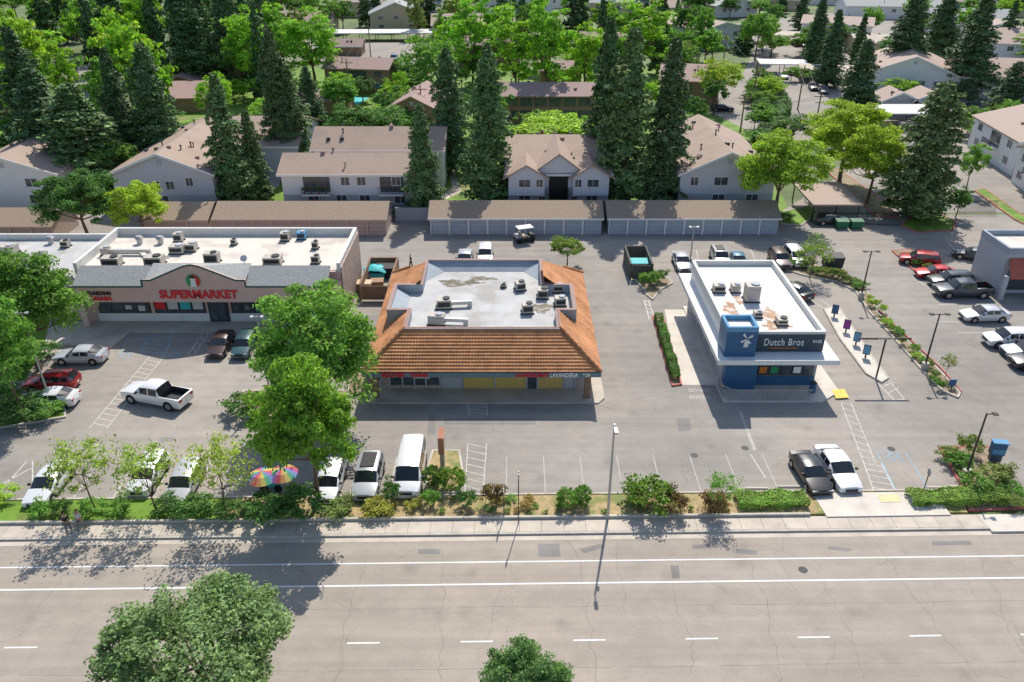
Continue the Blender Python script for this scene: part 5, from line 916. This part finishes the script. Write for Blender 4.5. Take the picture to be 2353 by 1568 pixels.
for i in range(15):
    s_=i/14; px=1995+(2165-1995)*s_+rnd.uniform(-8,8); py=690+(890-690)*s_+rnd.uniform(-4,4); p=G(px,py,.12); plant('u',p.x,p.y,rnd.uniform(.4,.9),rnd.uniform(.7,1.3),rnd.choice([MG,OL,YG]),'low shrub in the long planter right of the drive-through','drive-through planter shrubs',.12)
for i in range(12):
    s_=i/11; px=1810+(1975-1810)*s_; py=612+(655-612)*s_**1.3+rnd.uniform(-5,6); p=G(px,py,.12); plant('u',p.x,p.y,rnd.uniform(.6,1.4),rnd.uniform(1,1.9),rnd.choice([MG,DG,OL]),'shrub in the curved planter behind the coffee building','curved planter shrubs',.12)
for i in range(5):
    p=G(2085+i*22,598+i*12,.12); plant('u',p.x,p.y,.8,1.3,rnd.choice([MG,OL]),'shrub in the planter by the red cars','red car planter shrubs',.12)
for i in range(44):
    px=rnd.uniform(760,2140); p=G(px,rnd.uniform(1148,1182),.2)
    if 1860<px<2085: continue
    plant('u',p.x,p.y,rnd.uniform(.2,.5),rnd.uniform(.4,1.0),rnd.choice([OL,MG,(.25,.2,.07)]),'small scrubby tuft in the dry verge','verge tufts',.2,'grass_tuft','grass tuft')
p=G(2172,868,.12); plant('s',p.x,p.y,2.6,1.6,OL,'thin young tree at the lower end of the drive-through planter',None,.12)
def hedge(pts,w,h_,c,label,z=.12,leaf=.1,dens=260):
    P=pg(pts); o=P[0].copy(); o.z=z; C=[];Nn=[]
    for a,b_ in zip(P[:-1],P[1:]):
        L_=(b_-a).length; n=int(L_*dens*(w+2*h_)); d=(b_-a)/L_; nn=Vector((-d.y,d.x,0))
        for i in range(n):
            u=rnd.random()*L_; bump=.85+.25*math.sin(u*2.1+1)*math.sin(u*.9)+rnd.uniform(-.1,.1); r_=rnd.random()*(w+2*h_)
            if r_<w: q=(r_-w/2,h_*bump); nv=(0,1)
            elif r_<w+h_: q=(-w/2*bump-.03,(r_-w)); nv=(-1,.4)
            else: q=(w/2*bump+.03,(r_-w-h_)); nv=(1,.4)
            pos=a+d*u+nn*q[0]-o; C.append((pos.x,pos.y,min(q[1],h_*bump))); Nn.append((nn.x*nv[0]+rnd.uniform(-.6,.6),nn.y*nv[0]+rnd.uniform(-.6,.6),nv[1]+rnd.uniform(-.4,.6)))
    t=thing('hedge',label,'hedge',o); me=leafmesh('foliage',np.array(C),np.array(Nn),leaf*rng.uniform(.7,1.4,len(C)),M['leaf']); inst(me,'foliage',t,tuple(k*FB for k in c))
hedge([(1511,735),(1553,878)],.75,.8,(.07,.15,.03),'long clipped hedge along the concrete drive left of the coffee building')
hedge([(1690,1160),(1770,1160),(1850,1157)],1.5,.6,(.13,.22,.04),'grassy hedge in the verge left of the ramp path',.2)
hedge([(2085,1155),(2200,1153),(2310,1150)],1.4,.6,(.13,.21,.04),'grassy hedge in the verge right of the ramp path',.2)
hedge([(730,345),(930,345)],3,2.5,(.05,.1,.03),'tall dark hedge behind the wide white apartment roof',0,.3,22)
hedge([(1740,340),(1800,260),(1770,200)],3,2,(.07,.14,.04),'dark hedge along the rear driveway',0,.3,22)
# ---------------------------------------------------------------- light, camera
w=bpy.data.worlds.new('World'); sc.world=w; w.use_nodes=True; nt=w.node_tree
az=math.atan2(.19,.87); el=math.radians(49)
sk=nt.nodes.new('ShaderNodeTexSky'); sk.sky_type='NISHITA'; sk.sun_disc=False; sk.sun_elevation=el; sk.sun_rotation=az
nt.links.new(sk.outputs[0],nt.nodes['Background'].inputs[0]); nt.nodes['Background'].inputs[1].default_value=.15
L=bpy.data.lights.new('sun','SUN'); L.energy=5; L.angle=math.radians(.5); L.color=(1,.94,.85)
lo=bpy.data.objects.new('sun',L); col.objects.link(lo); sd=Vector((math.sin(az)*math.cos(el),math.cos(az)*math.cos(el),math.sin(el))); lo.rotation_euler=sd.to_track_quat('Z','Y').to_euler(); lo.location=(0,60,80)
cd=bpy.data.cameras.new('camera'); cd.lens=28; cd.sensor_width=36; cd.clip_end=6000; cam=bpy.data.objects.new('camera',cd); col.objects.link(cam); cam.location=(0,0,CH); cam.rotation_euler=(pi/2-PT,0,0); sc.camera=cam
sc.view_settings.view_transform='Standard'; sc.view_settings.look='None'; sc.view_settings.exposure=0
